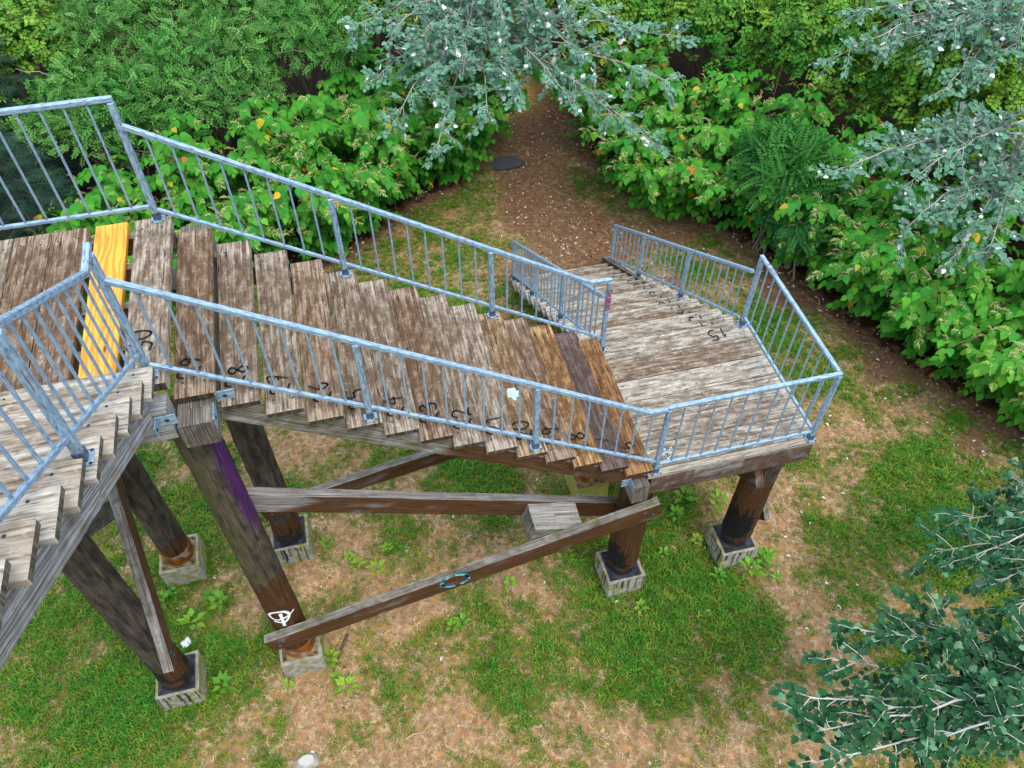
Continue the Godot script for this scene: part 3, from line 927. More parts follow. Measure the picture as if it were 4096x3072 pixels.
# ---------------------------------------------------------------- ground
const DRY := [[-4.39, -1.55, 0.5], [-3.6, -1.36, 0.6], [-3.22, -0.56, 0.6], [-3.9, 0.22, 0.4], [-2.62, -0.41, 0.5], [-1.91, -0.76, 0.4], [-1.19, 1.33, 0.5], [-0.28, 1.7, 0.6], [1.63, 2.17, 0.7], [1.97, 1.21, 0.6], [2.2, 0.43, 0.4], [2.54, -0.61, 0.5], [3.13, -0.67, 0.45], [-3.95, -3.28, 0.5], [-3.58, -3.41, 0.6], [-1.37, -0.99, 0.35], [-2.11, -2.38, 0.4], [4.34, -1.46, 0.4], [3.56, -1.88, 0.4], [-2.4, 1.1, 0.6], [-3.4, 1.2, 0.6], [0.6, 2.1, 0.5], [2.3, -0.1, 0.4]]
const LUSH := [[-6.34, -0.84, 0.8], [-5.46, -0.16, 0.7], [-6.55, 0.0, 0.8], [-5.8, -2.09, 0.7], [-4.59, -0.41, 0.35], [-1.71, 0.46, 0.5], [-0.12, 0.37, 0.6], [0.97, 0.13, 0.6], [0.31, 0.96, 0.6], [-0.51, 1.06, 0.5], [1.37, 0.74, 0.5], [4.57, -1.17, 0.5], [5.02, -0.62, 0.6], [4.94, 0.37, 0.9], [2.76, 0.03, 0.4], [-1.73, -2.51, 0.6], [-1.36, -1.78, 0.6], [-4.84, -2.64, 0.6], [3.73, -3.95, 0.4], [3.9, -2.54, 0.4], [0.6, -0.9, 0.5], [-0.9, -2.9, 0.6], [4.2, 0.2, 0.6]]
const DIRT := [[1.13, -8.36, 0.8], [1.28, -7.17, 0.8], [1.3, -6.35, 0.75], [0.7, -7.68, 0.6], [2.27, -6.56, 0.7], [1.12, -9.28, 0.8], [1.6, -10.4, 0.9], [4.24, -4.54, 0.5], [4.96, -2.54, 0.4], [3.2, -6.4, 0.5], [0.2, -6.0, 0.5], [5.6, -1.0, 0.4], [2.6, -5.2, 0.4]]
const EDGE_L := [Vector2(-12, -5.8), Vector2(-3.5, -6.9), Vector2(-2.6, -7.1), Vector2(-1.36, -8.2), Vector2(-0.35, -8.6), Vector2(0.37, -9.6), Vector2(0.9, -10.6), Vector2(1.2, -13)]
const EDGE_R := [Vector2(-13, 2.2), Vector2(-10.9, 2.1), Vector2(-8.5, 2.4), Vector2(-7.8, 2.6), Vector2(-7, 3.5), Vector2(-5.8, 4.1), Vector2(-4, 4.7), Vector2(-3.1, 5.1), Vector2(-1.9, 5.7), Vector2(-0.56, 6.5), Vector2(6, 9.0)]
var dirt := PackedFloat32Array()

func in_thicket(x: float, z: float) -> float:
	# how far into the thicket, 0 at its edge
	return maxf(line_at(EDGE_L, x) - z if x < 1.3 else -9.0, x - line_at(EDGE_R, z) if x > 1.3 else -9.0)

func make_field() -> void:
	field.resize(FN * FN); dirt.resize(FN * FN)
	for j in FN:
		for i in FN:
			var x := -10.0 + 20.0 * i / (FN - 1); var z := -14.0 + 20.0 * j / (FN - 1)
			var g := 0.06 + 0.6 * noise.get_noise_2d(x * 60.0, z * 60.0) + 0.75 * noise.get_noise_2d(x * 170.0 + 99, z * 170.0)
			for b in DRY: g -= 0.45 * exp(-((x - b[0]) ** 2 + (z - b[1]) ** 2) / (b[2] * b[2]))
			for b in LUSH: g += 0.45 * exp(-((x - b[0]) ** 2 + (z - b[1]) ** 2) / (b[2] * b[2]))
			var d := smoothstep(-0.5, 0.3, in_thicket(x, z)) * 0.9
			for b in DIRT: d += 0.85 * exp(-((x - b[0]) ** 2 + (z - b[1]) ** 2) / (b[2] * b[2]))
			field[j * FN + i] = g; dirt[j * FN + i] = d

func look(f: PackedFloat32Array, x: float, z: float) -> float:
	var u := clampf((x + 10.0) / 20.0, 0, 0.9999) * (FN - 1); var w := clampf((z + 14.0) / 20.0, 0, 0.9999) * (FN - 1)
	var i := int(u); var j := int(w)
	var k := j * FN + i
	return lerpf(lerpf(f[k], f[k + 1], u - i), lerpf(f[k + FN], f[k + FN + 1], u - i), w - j)

func make_ground() -> void:
	var N := 1024
	var b := PackedByteArray(); b.resize(N * N * 3)
	for j in N:
		for i in N:
			var x := -10.0 + 20.0 * i / N; var z := -14.0 + 20.0 * j / N
			var f1 := fine.get_noise_2d(i * 22.0, j * 22.0); var f2 := noise.get_noise_2d(i * 9.0, j * 9.0)
			var g := clampf(0.5 + look(field, x, z) + f2 * 0.5, 0, 1)
			var d := clampf(look(dirt, x, z) + f2 * 0.35, 0, 1)
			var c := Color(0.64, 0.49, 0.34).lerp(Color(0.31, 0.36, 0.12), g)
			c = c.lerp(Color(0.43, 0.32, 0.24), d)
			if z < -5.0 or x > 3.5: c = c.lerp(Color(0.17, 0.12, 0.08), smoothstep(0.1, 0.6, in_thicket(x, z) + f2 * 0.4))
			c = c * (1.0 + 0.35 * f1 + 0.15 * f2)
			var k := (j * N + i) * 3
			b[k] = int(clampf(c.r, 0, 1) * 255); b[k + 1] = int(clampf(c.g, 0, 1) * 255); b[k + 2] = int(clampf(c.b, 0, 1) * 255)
	var m := StandardMaterial3D.new()
	m.albedo_texture = ImageTexture.create_from_image(Image.create_from_data(N, N, false, Image.FORMAT_RGB8, b))
	m.roughness = 0.95
	m.texture_repeat = false
	m.metallic_specular = 0.2
	var xs := [-90.0, -30.0]; var zs := [-90.0, -34.0]
	for i in 41:
		xs.append(-10.0 + i * 0.5); zs.append(-14.0 + i * 0.5)
	xs.append_array([30.0, 90.0]); zs.append_array([26.0, 90.0])
	var mb := MB.new()
	for i in xs.size() - 1:
		for j in zs.size() - 1:
			var q := []
			for e in [[0, 0], [1, 0], [1, 1], [0, 1]]:
				var x: float = xs[i + e[0]]; var z: float = zs[j + e[1]]
				q.append([Vector3(x, 0.012 * noise.get_noise_2d(x * 60, z * 60), z), Vector2((x + 10) / 20, (z + 14) / 20)])
			mb.tri(q[0][0], q[1][0], q[2][0], Vector3.UP, Vector3.UP, Vector3.UP, q[0][1], q[1][1], q[2][1])
			mb.tri(q[0][0], q[2][0], q[3][0], Vector3.UP, Vector3.UP, Vector3.UP, q[0][1], q[2][1], q[3][1])
	tag(put(self, "ground", mb.done(), m), "lawn of green and dry grass with a bare dirt path", "", "", "structure")

func make_grass() -> void:
	var gx := []; var gc := []; var sx := []; var sc := []; var lx := []; var lc := []
	for k in 190000:
		var x := r(-7.6, 7.2); var z := r(-10.2, 3.4)
		# outside the frame's footprint
		if z > 0.45 + (x + 7.3) * 0.26 + 0.3 or x < -8.0: continue
		if in_thicket(x, z) > 0.2: continue
		var g := look(field, x, z); var d := look(dirt, x, z)
		var e := fine.get_noise_2d(x * 300, z * 300) * 0.5
		var bare := d + e * 0.6 > 0.6
		if not bare and rng.randf() < clampf(0.5 + g * 0.85 + e * 1.6, 0.07, 0.97) * (1.0 - 0.6 * clampf(d, 0, 1)):
			gx.append(Transform3D(Basis().rotated(Vector3.UP, r(0, TAU)).scaled(Vector3.ONE * r(0.04, 0.10) * (0.85 + 0.4 * clampf(g, -0.4, 1.0))), Vector3(x, 0.0, z)))
			gc.append(Color(0.045, 0.22, 0.018).lerp(Color(0.30, 0.32, 0.04), clampf(r(-0.25, 1.0) - g * 0.35, 0, 1)) * r(0.6, 1.35))
		elif rng.randf() < (0.3 if bare else 0.85):
			sx.append(Transform3D(Basis().rotated(Vector3.UP, r(0, TAU)).scaled(Vector3.ONE * r(0.04, 0.075)), Vector3(x, 0.004, z)))
			sc.append(Color(0.58, 0.43, 0.27).lerp(Color(0.26, 0.15, 0.075), r(0, 1)) * r(0.7, 1.3) * (0.6 if bare else 1.0))
	# fallen leaves: thick on the path and under the thicket, thin on the lawn
	for k in 26000:
		var x := r(-7, 7); var z := r(-11, 3)
		if in_thicket(x, z) > 0.7 or z > 0.45 + (x + 7.3) * 0.26 + 0.3: continue
		var d := look(dirt, x, z)
		if rng.randf() > clampf(d * 0.6 + 0.03 + (0.06 if x > 1.9 else 0.0), 0, 1): continue
		var white := rng.randf() < (0.2 if d > 0.3 else 0.3)
		lx.append(Transform3D(Basis(rdir(), r(-0.5, 0.5)).rotated(Vector3.UP, r(0, TAU)).scaled(Vector3.ONE * r(0.025, 0.065)), Vector3(x, r(0.006, 0.03), z)))
		lc.append(Color(0.62, 0.60, 0.60) * r(0.7, 1.15) if white else Color(0.42, 0.24, 0.12).lerp(Color(0.10, 0.05, 0.03), r(0, 1)) * r(0.7, 1.3) if rng.randf() < 0.93 else Color(0.5, 0.32, 0.03))
	tag(swarm(self, "grass", mesh_of("tuft"), mats.grass, gx, gc), "short green grass of the patchy lawn")
	tag(swarm(self, "dry_grass", mesh_of("straw"), mats.litter, sx, sc), "straw coloured dead grass between the green patches")
	tag(swarm(self, "fallen_leaves", mesh_of("fallen"), mats.litter, lx, lc), "white and brown fallen leaves scattered over the path and lawn")

# ---------------------------------------------------------------- the place
func _ready() -> void:
	rng.seed = 7
	noise.seed = 3; noise.noise_type = FastNoiseLite.TYPE_SIMPLEX_SMOOTH; noise.frequency = 0.01; noise.fractal_octaves = 3
	fine.seed = 11; fine.noise_type = FastNoiseLite.TYPE_VALUE_CUBIC; fine.frequency = 0.02; fine.fractal_octaves = 2
	# camera
	var cam := Camera3D.new()
	cam.name = "camera"
	add_child(cam)
	cam.fov = 50.33
	cam.near = 0.05
	cam.far = 300.0
	var pitch := deg_to_rad(49.992); var yaw := deg_to_rad(14.036)
	var fw := Vector3(sin(yaw) * cos(pitch), -sin(pitch), -cos(yaw) * cos(pitch))
	cam.look_at_from_position(EYE, EYE + fw, Vector3.UP)
	cam.rotate_object_local(Vector3.BACK, deg_to_rad(0.14))
	cam.current = true
	# overcast sky and the faint sun behind it
	var we := WorldEnvironment.new()
	we.name = "environment"
	var env := Environment.new()
	env.background_mode = Environment.BG_SKY
	var psm := ProceduralSkyMaterial.new()
	psm.sky_top_color = Color(0.90, 0.945, 1.0)
	psm.sky_horizon_color = Color(0.80, 0.86, 0.92)
	psm.sky_curve = 0.3
	psm.ground_bottom_color = Color(0.2, 0.22, 0.18)
	psm.ground_horizon_color = Color(0.45, 0.48, 0.45)
	psm.sky_energy_multiplier = 1.0
	var sky := Sky.new()
	sky.sky_material = psm
	env.sky = sky
	env.background_energy_multiplier = 1.0
	env.tonemap_mode = Environment.TONE_MAPPER_LINEAR
	env.tonemap_exposure = 2.15
	env.sdfgi_enabled = true; env.ssao_enabled = true; env.ssil_enabled = true
	we.environment = env
	add_child(we)
	var sun := DirectionalLight3D.new()
	sun.name = "sun"
	sun.light_energy = 0.45
	sun.light_angular_distance = 25.0
	sun.light_color = Color(1.0, 0.97, 0.92)
	sun.shadow_enabled = true
	add_child(sun)
	sun.look_at_from_position(Vector3(3, 12, 6), Vector3.ZERO, Vector3.UP)

	make_textures()
	make_field()
	make_ground()
	build_stairs()
	build_railings()
	build_posts()
	build_thicket()
	make_grass()
	build_small()

func build_stairs() -> void:
	# lower flight, from the dirt path up to the lower landing
	var lower := func(k: int) -> Vector3: return Vector3(0, k * RISE, -1.885 - (15 - k) * RUN)
	var st1 := func(k: int) -> Array: return ["plank_grey" if k % 3 else "plank", [4, 5, 3, 6, 4][k % 5], str(k), Vector3(1.60, 0, -0.06), Vector3.LEFT, Vector3.BACK, 0.15]
	var f1 := stair_flight("lower flight of weathered wooden steps rising from the dirt path to the square landing", 1, 14, lower, Vector3(0, 0, -1), Vector3(-0.03, 0, 0), Vector3(1.845, 0, 0), st1)
	var brown := func(p: Vector3, n: Vector3) -> Color: return worn(p).lerp(BROWN, 0.93 * smoothstep(-0.4, -0.15, nz(p + Vector3.ONE * 4, 8.0)) if n.y < 0.5 else 0.0)
	for x in [0.10, 1.70]:
		stringer(f1, Vector3(x, 0.02, -6.0), Vector3(x, DECK - 0.33, -1.95), 0.19, 0.07, brown)
	# upper flight between the two landings
	var upper := func(k: int) -> Vector3: return Vector3(-(k - 16) * RUN, k * RISE, 0)
	var look_of := {16: "plank_brown", 17: "plank_wet", 18: "plank_rust", 20: "plank_tan", 19: "plank_red", 23: "plank_red", 29: "plank_red", 28: "plank", 26: "plank_red"}
	var st2 := func(k: int) -> Array: return [look_of.get(k, "plank"), [0, 3, 1, 4, 2][(k * 3) % 5], str(k), Vector3(0.055, 0, -0.17), Vector3(0, 0, -1), Vector3.LEFT, 0.155]
	var f2 := stair_flight("upper flight of numbered wooden steps between the two landings", 16, 29, upper, Vector3.RIGHT, Vector3.ZERO, Vector3(0, 0, -1.868), st2)
	var grey_then_brown := func(p: Vector3, n: Vector3) -> Color:
		var c := moss(worn(p), p, 0.12)
		return c.lerp(BROWN, 0.93 * smoothstep(-0.1, 0.1, p.x + 0.1 + 0.25 * nz(p, 6.0)) * smoothstep(0.5, 0.35, nz(p + Vector3.ONE * 9, 6.0))) if n.y < 0.5 else c
	stringer(f2, Vector3(-3.72, 14 * RISE + DECK + 0.04 - 0.31, -0.115), Vector3(-0.03, DECK + 0.175 - 0.31, -0.115), 0.19, 0.075, grey_then_brown)
	stringer(f2, Vector3(-3.72, 14 * RISE + DECK + 0.04 - 0.31, -1.75), Vector3(-0.03, DECK + 0.175 - 0.31, -1.75), 0.19, 0.075, brown)
	# top flight, rising towards the viewer
	var top := func(k: int) -> Vector3: return Vector3(0, k * RISE, (k - 31) * RUN - 0.015)
	var st3 := func(k: int) -> Array: return ["plank_grey" if k % 2 else "plank", 6 + k % 2, "", Vector3.ZERO, Vector3.ZERO, Vector3.ZERO, 0.0]
	var f3 := stair_flight("top flight of thick grey wooden steps climbing from the upper landing out of view", 31, 43, top, Vector3(0, 0, -1), Vector3(-3.95, 0, 0), Vector3(-5.82, 0, 0), st3)
	var pale := func(p: Vector3, _n: Vector3) -> Color: return worn(p).lerp(Color(0.40, 0.43, 0.48), clampf(0.55 + nz(p * Vector3(1, 3, 3), 20.0), 0, 1))
	for x in [-4.06, -5.70]:
		stringer(f3, Vector3(x, 31 * RISE - 0.31 + 0.13, 0.21), Vector3(x, 43.5 * RISE - 0.31, 3.5), 0.20, 0.075, pale)

	# lower landing
	var l1 := thing("wooden_landing", "square lower landing of broad grey boards where the two flights meet", "landing", Vector3(0.9, 0, -0.95))
	var z := -1.885
	var ws := [0.285, 0.29, 0.285, 0.285, 0.285, 0.29, 0.075]
	for i in 7:
		var w: float = ws[i]
		var bd := plank(l1, "board", Vector3(-0.02, DECK, z + w * 0.5) - l1.position, Vector3(1.848, DECK, z + w * 0.5) - l1.position, w, 0.056, ["plank_grey", "plank", "plank_grey", "plank_grey", "plank", "plank_grey", "plank_grey"][i], [5, 3, 6, 4, 5, 4, 6][i], 0.002)
		if i < 6: bolts_on(bd, 1.868, w, 0.056)
		if i == 0: number_on(bd, "15", Vector3(1.56, DECK + 0.0035, -1.80) - l1.position, Vector3.LEFT, Vector3.BACK, 0.15)
		if i == 5:      # faded pale blue spray mark
			var g := put(bd, "spray_mark", strokes("K", 0.17, 0.022), mats.faded)
			g.transform = Transform3D(bd.transform.basis.inverse() * Basis(Vector3.RIGHT, Vector3.FORWARD, Vector3.UP), bd.transform.affine_inverse() * (Vector3(0.24, DECK + 0.0035, -0.16) - l1.position))
		z += w + 0.008
	var fasc := func(p: Vector3, n: Vector3) -> Color:
		var c := worn(p)
		var peel := absf(p.x + 0.16) < 0.27 and p.y > 0.0 + 0.06 * nz(p, 90.0)
		return c if peel else c.lerp(Color(0.12, 0.055, 0.03), 0.8 if nz(p, 25.0) < 0.25 else 0.4)
	put(l1, "fascia", gbox(Vector3(1.80, 0.27, 0.06), 0.03, fasc), mats.timber, Transform3D(Basis(), Vector3(0.92, DECK - 0.195, -0.065) - l1.position))
	put(l1, "fascia", gbox(Vector3(1.80, 0.22, 0.06), 0.05, brown), mats.timber, Transform3D(Basis(), Vector3(0.92, DECK - 0.175, -1.83) - l1.position))
	var dark := func(p: Vector3, n: Vector3) -> Color: return worn(p).lerp(Color(0.09, 0.07, 0.06), 0.6 if absf(n.x) > 0.5 else 0.25)
	for x in [-0.105, 1.52]:
		put(l1, "beam", gbox(Vector3(1.9 if x < 0 else 1.68, 0.28, 0.17), 0.04, dark), mats.timber, Transform3D(Basis(Vector3.UP, PI / 2), Vector3(x, DECK - 0.198, -0.92 if x < 0 else -0.95) - l1.position))
	put(l1, "angle_bracket", cbox(Vector3(0.10, 0.12, 0.008), 0.002), mats.steel, Transform3D(Basis(), Vector3(-0.24, DECK - 0.08, -0.073) - l1.position))
	put(l1, "angle_bracket", cbox(Vector3(0.008, 0.12, 0.09), 0.002), mats.steel, Transform3D(Basis(), Vector3(-0.195, DECK - 0.08, -0.02) - l1.position))

	# upper landing
	var l2 := thing("wooden_landing", "upper landing of brown boards with one new yellow pine board", "landing", Vector3(-4.9, 0, -0.95))
	var xs := [[-4.207, -3.92, "plank"], [-4.515, -4.262, "pine"], [-4.85, -4.57, "plank_red"], [-5.14, -4.858, "plank_red"], [-5.43, -5.148, "plank"], [-5.72, -5.438, "plank_red"]]
	for i in 6:
		var e: Array = xs[i]
		var mid: float = (e[0] + e[1]) * 0.5
		var bd := plank(l2, "board", Vector3(mid, DECK2, -0.01) - l2.position, Vector3(mid, DECK2, -1.88) - l2.position, e[1] - e[0], 0.056 if i else 0.085, e[2], [4, 0, 2, 0, 3, 1][i], 0.002)
		if i != 1: bolts_on(bd, 1.87, 0.28, 0.056 if i else 0.085)
		else: tag(bd, "new yellow pine board")
		if i == 0: number_on(bd, "30", Vector3(-4.02, DECK2 + 0.0035, -0.34) - l2.position, Vector3(0, 0, -1), Vector3.LEFT, 0.16)
	put(l2, "beam", gbox(Vector3(2.25, 0.24, 0.24), 0.04, dark), mats.timber, Transform3D(Basis(Vector3.UP, PI / 2), Vector3(-3.80, 4.88, -0.93) - l2.position))
	put(l2, "beam", gbox(Vector3(2.25, 0.24, 0.24), 0.04, dark), mats.timber, Transform3D(Basis(Vector3.UP, PI / 2), Vector3(-5.5, 4.88, -0.93) - l2.position))
	put(l2, "rim_joist", gbox(Vector3(1.95, 0.29, 0.18), 0.04, pale), mats.timber, Transform3D(Basis(), Vector3(-4.91, 5.05, 0.115) - l2.position))
	put(l2, "rim_joist", gbox(Vector3(1.95, 0.17, 0.10), 0.05, brown), mats.timber, Transform3D(Basis(), Vector3(-4.91, 5.1, -1.8) - l2.position))
	for jz in [-0.5, -0.95, -1.4]:
		put(l2, "joist", gbox(Vector3(1.75, 0.17, 0.07), 0.06, brown), mats.timber, Transform3D(Basis(), Vector3(-4.85, 5.1, jz) - l2.position))
	for e in [[Vector3(-3.95, 5.12, 0.211), Vector3(0.13, 0.10, 0.008)], [Vector3(-4.018, 5.12, 0.26), Vector3(0.008, 0.10, 0.10)], [Vector3(-3.674, 4.95, 0.10), Vector3(0.008, 0.11, 0.16)], [Vector3(-3.60, 4.95, -0.073), Vector3(0.14, 0.11, 0.008)]]:
		var br := put(l2, "angle_bracket", cbox(e[1], 0.002), mats.steel, Transform3D(Basis(), e[0] - l2.position))
		var rot := Basis(Vector3.RIGHT, PI / 2) if e[1].z < 0.05 else Basis(Vector3.BACK, -PI / 2)
		put(br, "bolt", bolt_mesh(), mats.bolt, Transform3D(rot.scaled(Vector3.ONE * 1.6), Vector3(0, 0, 0.005) if e[1].z < 0.05 else Vector3(0.005, 0, 0.02)))

func build_railings() -> void:
	var N := -0.07; var F := -1.81
	railing("sloping metal railing along the near side of the upper flight", "x", N, [Vector2(-4.0, 6.175), Vector2(-0.15, 3.685), Vector2(0.035, 3.675)], [Vector2(-3.99, 5.40), Vector2(0.03, 2.845)], [[-2.61, 25 * RISE], [-1.22, 20 * RISE]], [[-4.02, -2.61, 8], [-2.61, -1.22, 8], [-1.22, 0.06, 7]])
	var far := railing("sloping metal railing along the far side of the upper flight, against the knotweed", "x", F, [Vector2(-4.0, 6.16), Vector2(-0.17, 3.735), Vector2(0.07, 3.725)], [Vector2(-3.99, 5.39), Vector2(0.03, 2.85)], [[-2.61, 25 * RISE], [-1.22, 20 * RISE], [0.05, DECK]], [[-4.02, -2.61, 8], [-2.61, -1.22, 8], [-1.22, 0.05, 7]])
	# red marker letters down the end post
	var g := put(far, "red_lettering", strokes("SAKORUNS", 0.05, 0.009), mats.red)
	g.transform = Transform3D(Basis(Vector3.DOWN, Vector3.RIGHT, Vector3.BACK), Vector3(0.05 - 0.024, 3.60, F + 0.0275) - far.position)
	railing("level metal railing along the near edge of the lower landing", "x", -0.085, [Vector2(0.035, 3.675), Vector2(1.81, 3.675)], [Vector2(0.07, 2.765), Vector2(1.79, 2.765)], [[0.065, DECK], [1.79, DECK]], [[0.065, 1.79, 10]])
	var right := railing("level metal railing along the right edge of the lower landing", "z", 1.79, [Vector2(-0.11, 3.675), Vector2(-1.83, 3.675)], [Vector2(-0.11, 2.765), Vector2(-1.80, 2.765)], [[-1.80, DECK]], [[-0.11, -1.80, 10]])
	var g2 := put(right, "white_scribble", strokes("(MOSSS", 0.038, 0.008), mats.white)
	g2.transform = Transform3D(Basis(Vector3.BACK, Vector3.RIGHT, Vector3.UP), Vector3(1.775, 3.675 + 0.0255, -1.66) - right.position)
	var nl := func(zz: float) -> float: return DECK - (-1.885 - zz) * RISE / RUN
	for s in [[1.73, "sloping metal railing on the right side of the lower flight beside the leafy thicket", -1.81], [0.015, "sloping metal railing on the left side of the lower flight, behind the upper flight", -1.83]]:
		var z0: float = s[2]
		railing(s[1], "z", s[0], [Vector2(z0, nl.call(z0) + 0.80), Vector2(-5.81, nl.call(-5.81) + 0.80)], [Vector2(z0, nl.call(z0) + 0.09), Vector2(-5.79, nl.call(-5.79) + 0.09)], [[-3.24, 10 * RISE], [-4.65, 5 * RISE], [-5.78, RISE, 0.02]], [[z0, -3.24, 8], [-3.24, -4.65, 8], [-4.65, -5.78, 6]])
	railing("level metal railing along the far edge of the upper landing, at left", "x", -1.85, [Vector2(-3.995, 6.36), Vector2(-5.85, 6.36)], [Vector2(-4.02, 5.40), Vector2(-5.8, 5.40)], [[-4.02, DECK2], [-5.8, DECK2]], [[-4.02, -5.8, 10]])
	var nl3 := func(zz: float) -> float: return 31 * RISE + (zz + 0.015) * RISE / RUN
	railing("metal railing climbing the right side of the top flight, nearest the viewer", "z", -4.02, [Vector2(-0.16, 6.39), Vector2(0.09, 6.375), Vector2(3.4, nl3.call(3.4) + 0.86)], [Vector2(-0.12, nl3.call(-0.1) + 0.09), Vector2(3.4, nl3.call(3.4) + 0.08)], [[-0.10, DECK2, 0.0], [1.26, 35 * RISE], [2.66, 40 * RISE]], [[-0.10, 1.26, 9], [1.26, 2.66, 8], [2.66, 3.4, 4]])

func build_posts() -> void:
	# paint and stains read off each post: d = outward direction, y = height
	var plain := func(d: Vector3, y: float, s: float, lo: float, tar: float) -> Color:
		var q := d * 0.17 + Vector3(s, y * 0.3, s)
		var c := Color(0.15, 0.125, 0.105).lerp(Color(0.05, 0.04, 0.035), clampf(0.5 + nz(q * Vector3(1, 0.7, 1), 60.0) * 1.3, 0, 1))
		if y + 0.25 * nz(d * 0.17 + Vector3(s, y * 0.1, 0), 40.0) < lo: c = BROWN.lerp(c, 0.10)
		if nz(q + Vector3.ONE * 5, 22.0) + tar - 0.4 * y > 0.28: c = TAR
		return c
	var colA := func(d: Vector3, y: float, _a: float) -> Color:
		var c: Color = plain.call(d, y, 1.0, 3.0, -9.0)
		return TAR if y < 1.0 + 0.2 * nz(d * 0.2, 60.0) and y > 0.62 and d.x < -0.15 + 0.4 * nz(d * 0.2 + Vector3(0, y, 0), 30.0) else c
	var colB := func(d: Vector3, y: float, _a: float) -> Color:
		var c: Color = plain.call(d, y, 2.0, 1.75, -9.0)
		return TAR if y < 1.25 + 0.4 * nz(d * 0.2, 70.0) and y > 0.68 + 0.1 * d.x and d.x < 0.1 + 0.5 * nz(d * 0.2 + Vector3(0, y, 0), 30.0) else c
	var colC := func(d: Vector3, y: float, _a: float) -> Color:
		var c: Color = plain.call(d, y, 3.0, 2.15, -9.0)
		var q := d * 0.17 + Vector3(0, y * 0.25, 0)
		if y > 2.2: c = c.lerp(Color(0.15, 0.15, 0.06), clampf(smoothstep(0.15, -0.4, d.x - 0.2) * 0.5 + nz(q, 70.0) * 0.9, 0, 0.65))
		var pur := smoothstep(0.45, 0.8, d.x + 0.15 * nz(q + Vector3(0, y, 0), 60.0)) * smoothstep(2.9, 3.3, y + 0.3 * nz(q, 40.0)) * smoothstep(5.0, 4.6, y)
		return c.lerp(Color(0.10, 0.018, 0.18), clampf(pur, 0, 0.9))
	var dk := func(d: Vector3, y: float, _a: float) -> Color: return plain.call(d, y, 4.0, 0.9, 0.45)
	var mid := func(d: Vector3, y: float, _a: float) -> Color: return plain.call(d, y, 5.0, 0.9, 0.12)
	var rd := func(d: Vector3, y: float, _a: float) -> Color: return plain.call(d, y, 6.0, 3.0, -9.0)
	var list := [
		[0.0, -0.25, DECK - 0.34, colA, 2, "brown and black painted post under the near left corner of the lower landing", "tar-dripped concrete footing below the near left corner of the lower landing"],
		[1.52, -0.27, DECK - 0.34, colB, 2, "tarred brown post under the near right corner of the lower landing", "tar-striped concrete footing at the right below the lower landing"],
		[0.0, -1.63, DECK - 0.34, rd, 3, "reddish post under the far left corner of the lower landing", "mossy green concrete footing behind the upper flight"],
		[1.52, -1.63, DECK - 0.34, rd, 0, "post hidden under the far right corner of the lower landing", "concrete footing hidden under the far right corner of the lower landing"],
		[-3.95, -0.19, 4.76, colC, 0, "tall bare post with purple stain and a white painted sign near its foot", "concrete footing with rusty plate under the tall purple-stained post"],
		[-3.96, -1.68, 4.76, mid, 1, "dark post behind the horizontal brace under the upper landing", "concrete footing of the dark post behind the long grey brace"],
		[-5.32, -1.71, 4.76, mid, 0, "dark post with rust-orange shoe at left under the upper landing", "yellowish concrete footing with an orange rusty shoe at left"],
		[-5.32, -0.14, 4.76, dk, 1, "black tarred post at bottom left with a brace bolted to it", "black-stained concrete footing at bottom left"],
	]
	for e in list:
		footing(e[6], e[0], e[1], e[4])
		var po := support_post(e[5], e[0], e[1], e[2], e[3])
		if e[3] == colC:      # white spray sign, wrapped on the shaft
			var src: ArrayMesh = strokes("@", 0.25, 0.03)
			var arr := src.surface_get_arrays(0)
			var vs: PackedVector3Array = arr[Mesh.ARRAY_VERTEX]
			var ns := PackedVector3Array()
			for i in vs.size():
				var a := (vs[i].x - 0.125) / 0.172 + 0.15
				ns.append(Vector3(sin(a), 0, cos(a)))
				vs[i] = Vector3(sin(a) * 0.181, vs[i].y, cos(a) * 0.181)
			arr[Mesh.ARRAY_VERTEX] = vs; arr[Mesh.ARRAY_NORMAL] = ns
			var am := ArrayMesh.new()
			am.add_surface_from_arrays(Mesh.PRIMITIVE_TRIANGLES, arr)
			put(po, "white_sign", am, mats.white, Transform3D(Basis(), Vector3(0, 1.33 - 0.40, 0)))
	# braces
	var br_side := func(p: Vector3, n: Vector3) -> Color: return moss(worn(p), p, 0.02) if n.y > 0.5 else BROWN.lerp(worn(p), 0.03 + 0.5 * smoothstep(0.25, 0.6, nz(p * Vector3(0.3, 1, 1), 20.0)))
	var br_grey := func(p: Vector3, n: Vector3) -> Color:
		var bare := smoothstep(0.12, -0.12, p.x + 1.6 - 0.3 * nz(p * Vector3(0.2, 1.5, 1), 14.0) - p.y * 1.4)
		if bare > 0.0 and n.y < 0.5: return BROWN.lerp(worn(p).lerp(Color(0.42, 0.42, 0.45), 0.5), bare)
		return worn(p).lerp(Color(0.42, 0.42, 0.45), 0.4) if n.y > 0.5 else BROWN.lerp(worn(p), 0.04 + 0.5 * smoothstep(0.3, 0.6, nz(p * Vector3(0.3, 1, 1), 20.0)))
	var b2 := timber("diagonal_brace", "long brown brace rising from the tall post's foot to the landing, with blue spray marks", "brace", Vector3(-4.17, 0.97, 0.022), Vector3(0.16, 2.10, 0.022), 0.095, 0.25, br_side, "diagonal timber braces")
	var sgn := put(b2, "blue_spray_mark", strokes("()", 0.22, 0.038), mats.cyan)
	var dirb := Vector3(4.33, 1.13, 0).normalized()
	sgn.transform = Transform3D(Basis(dirb, Vector3.BACK.cross(dirb), Vector3.BACK), Vector3(-4.17, 0.97, 0) + dirb * 2.02 + Vector3(0, -0.07, 0.073) - b2.position)
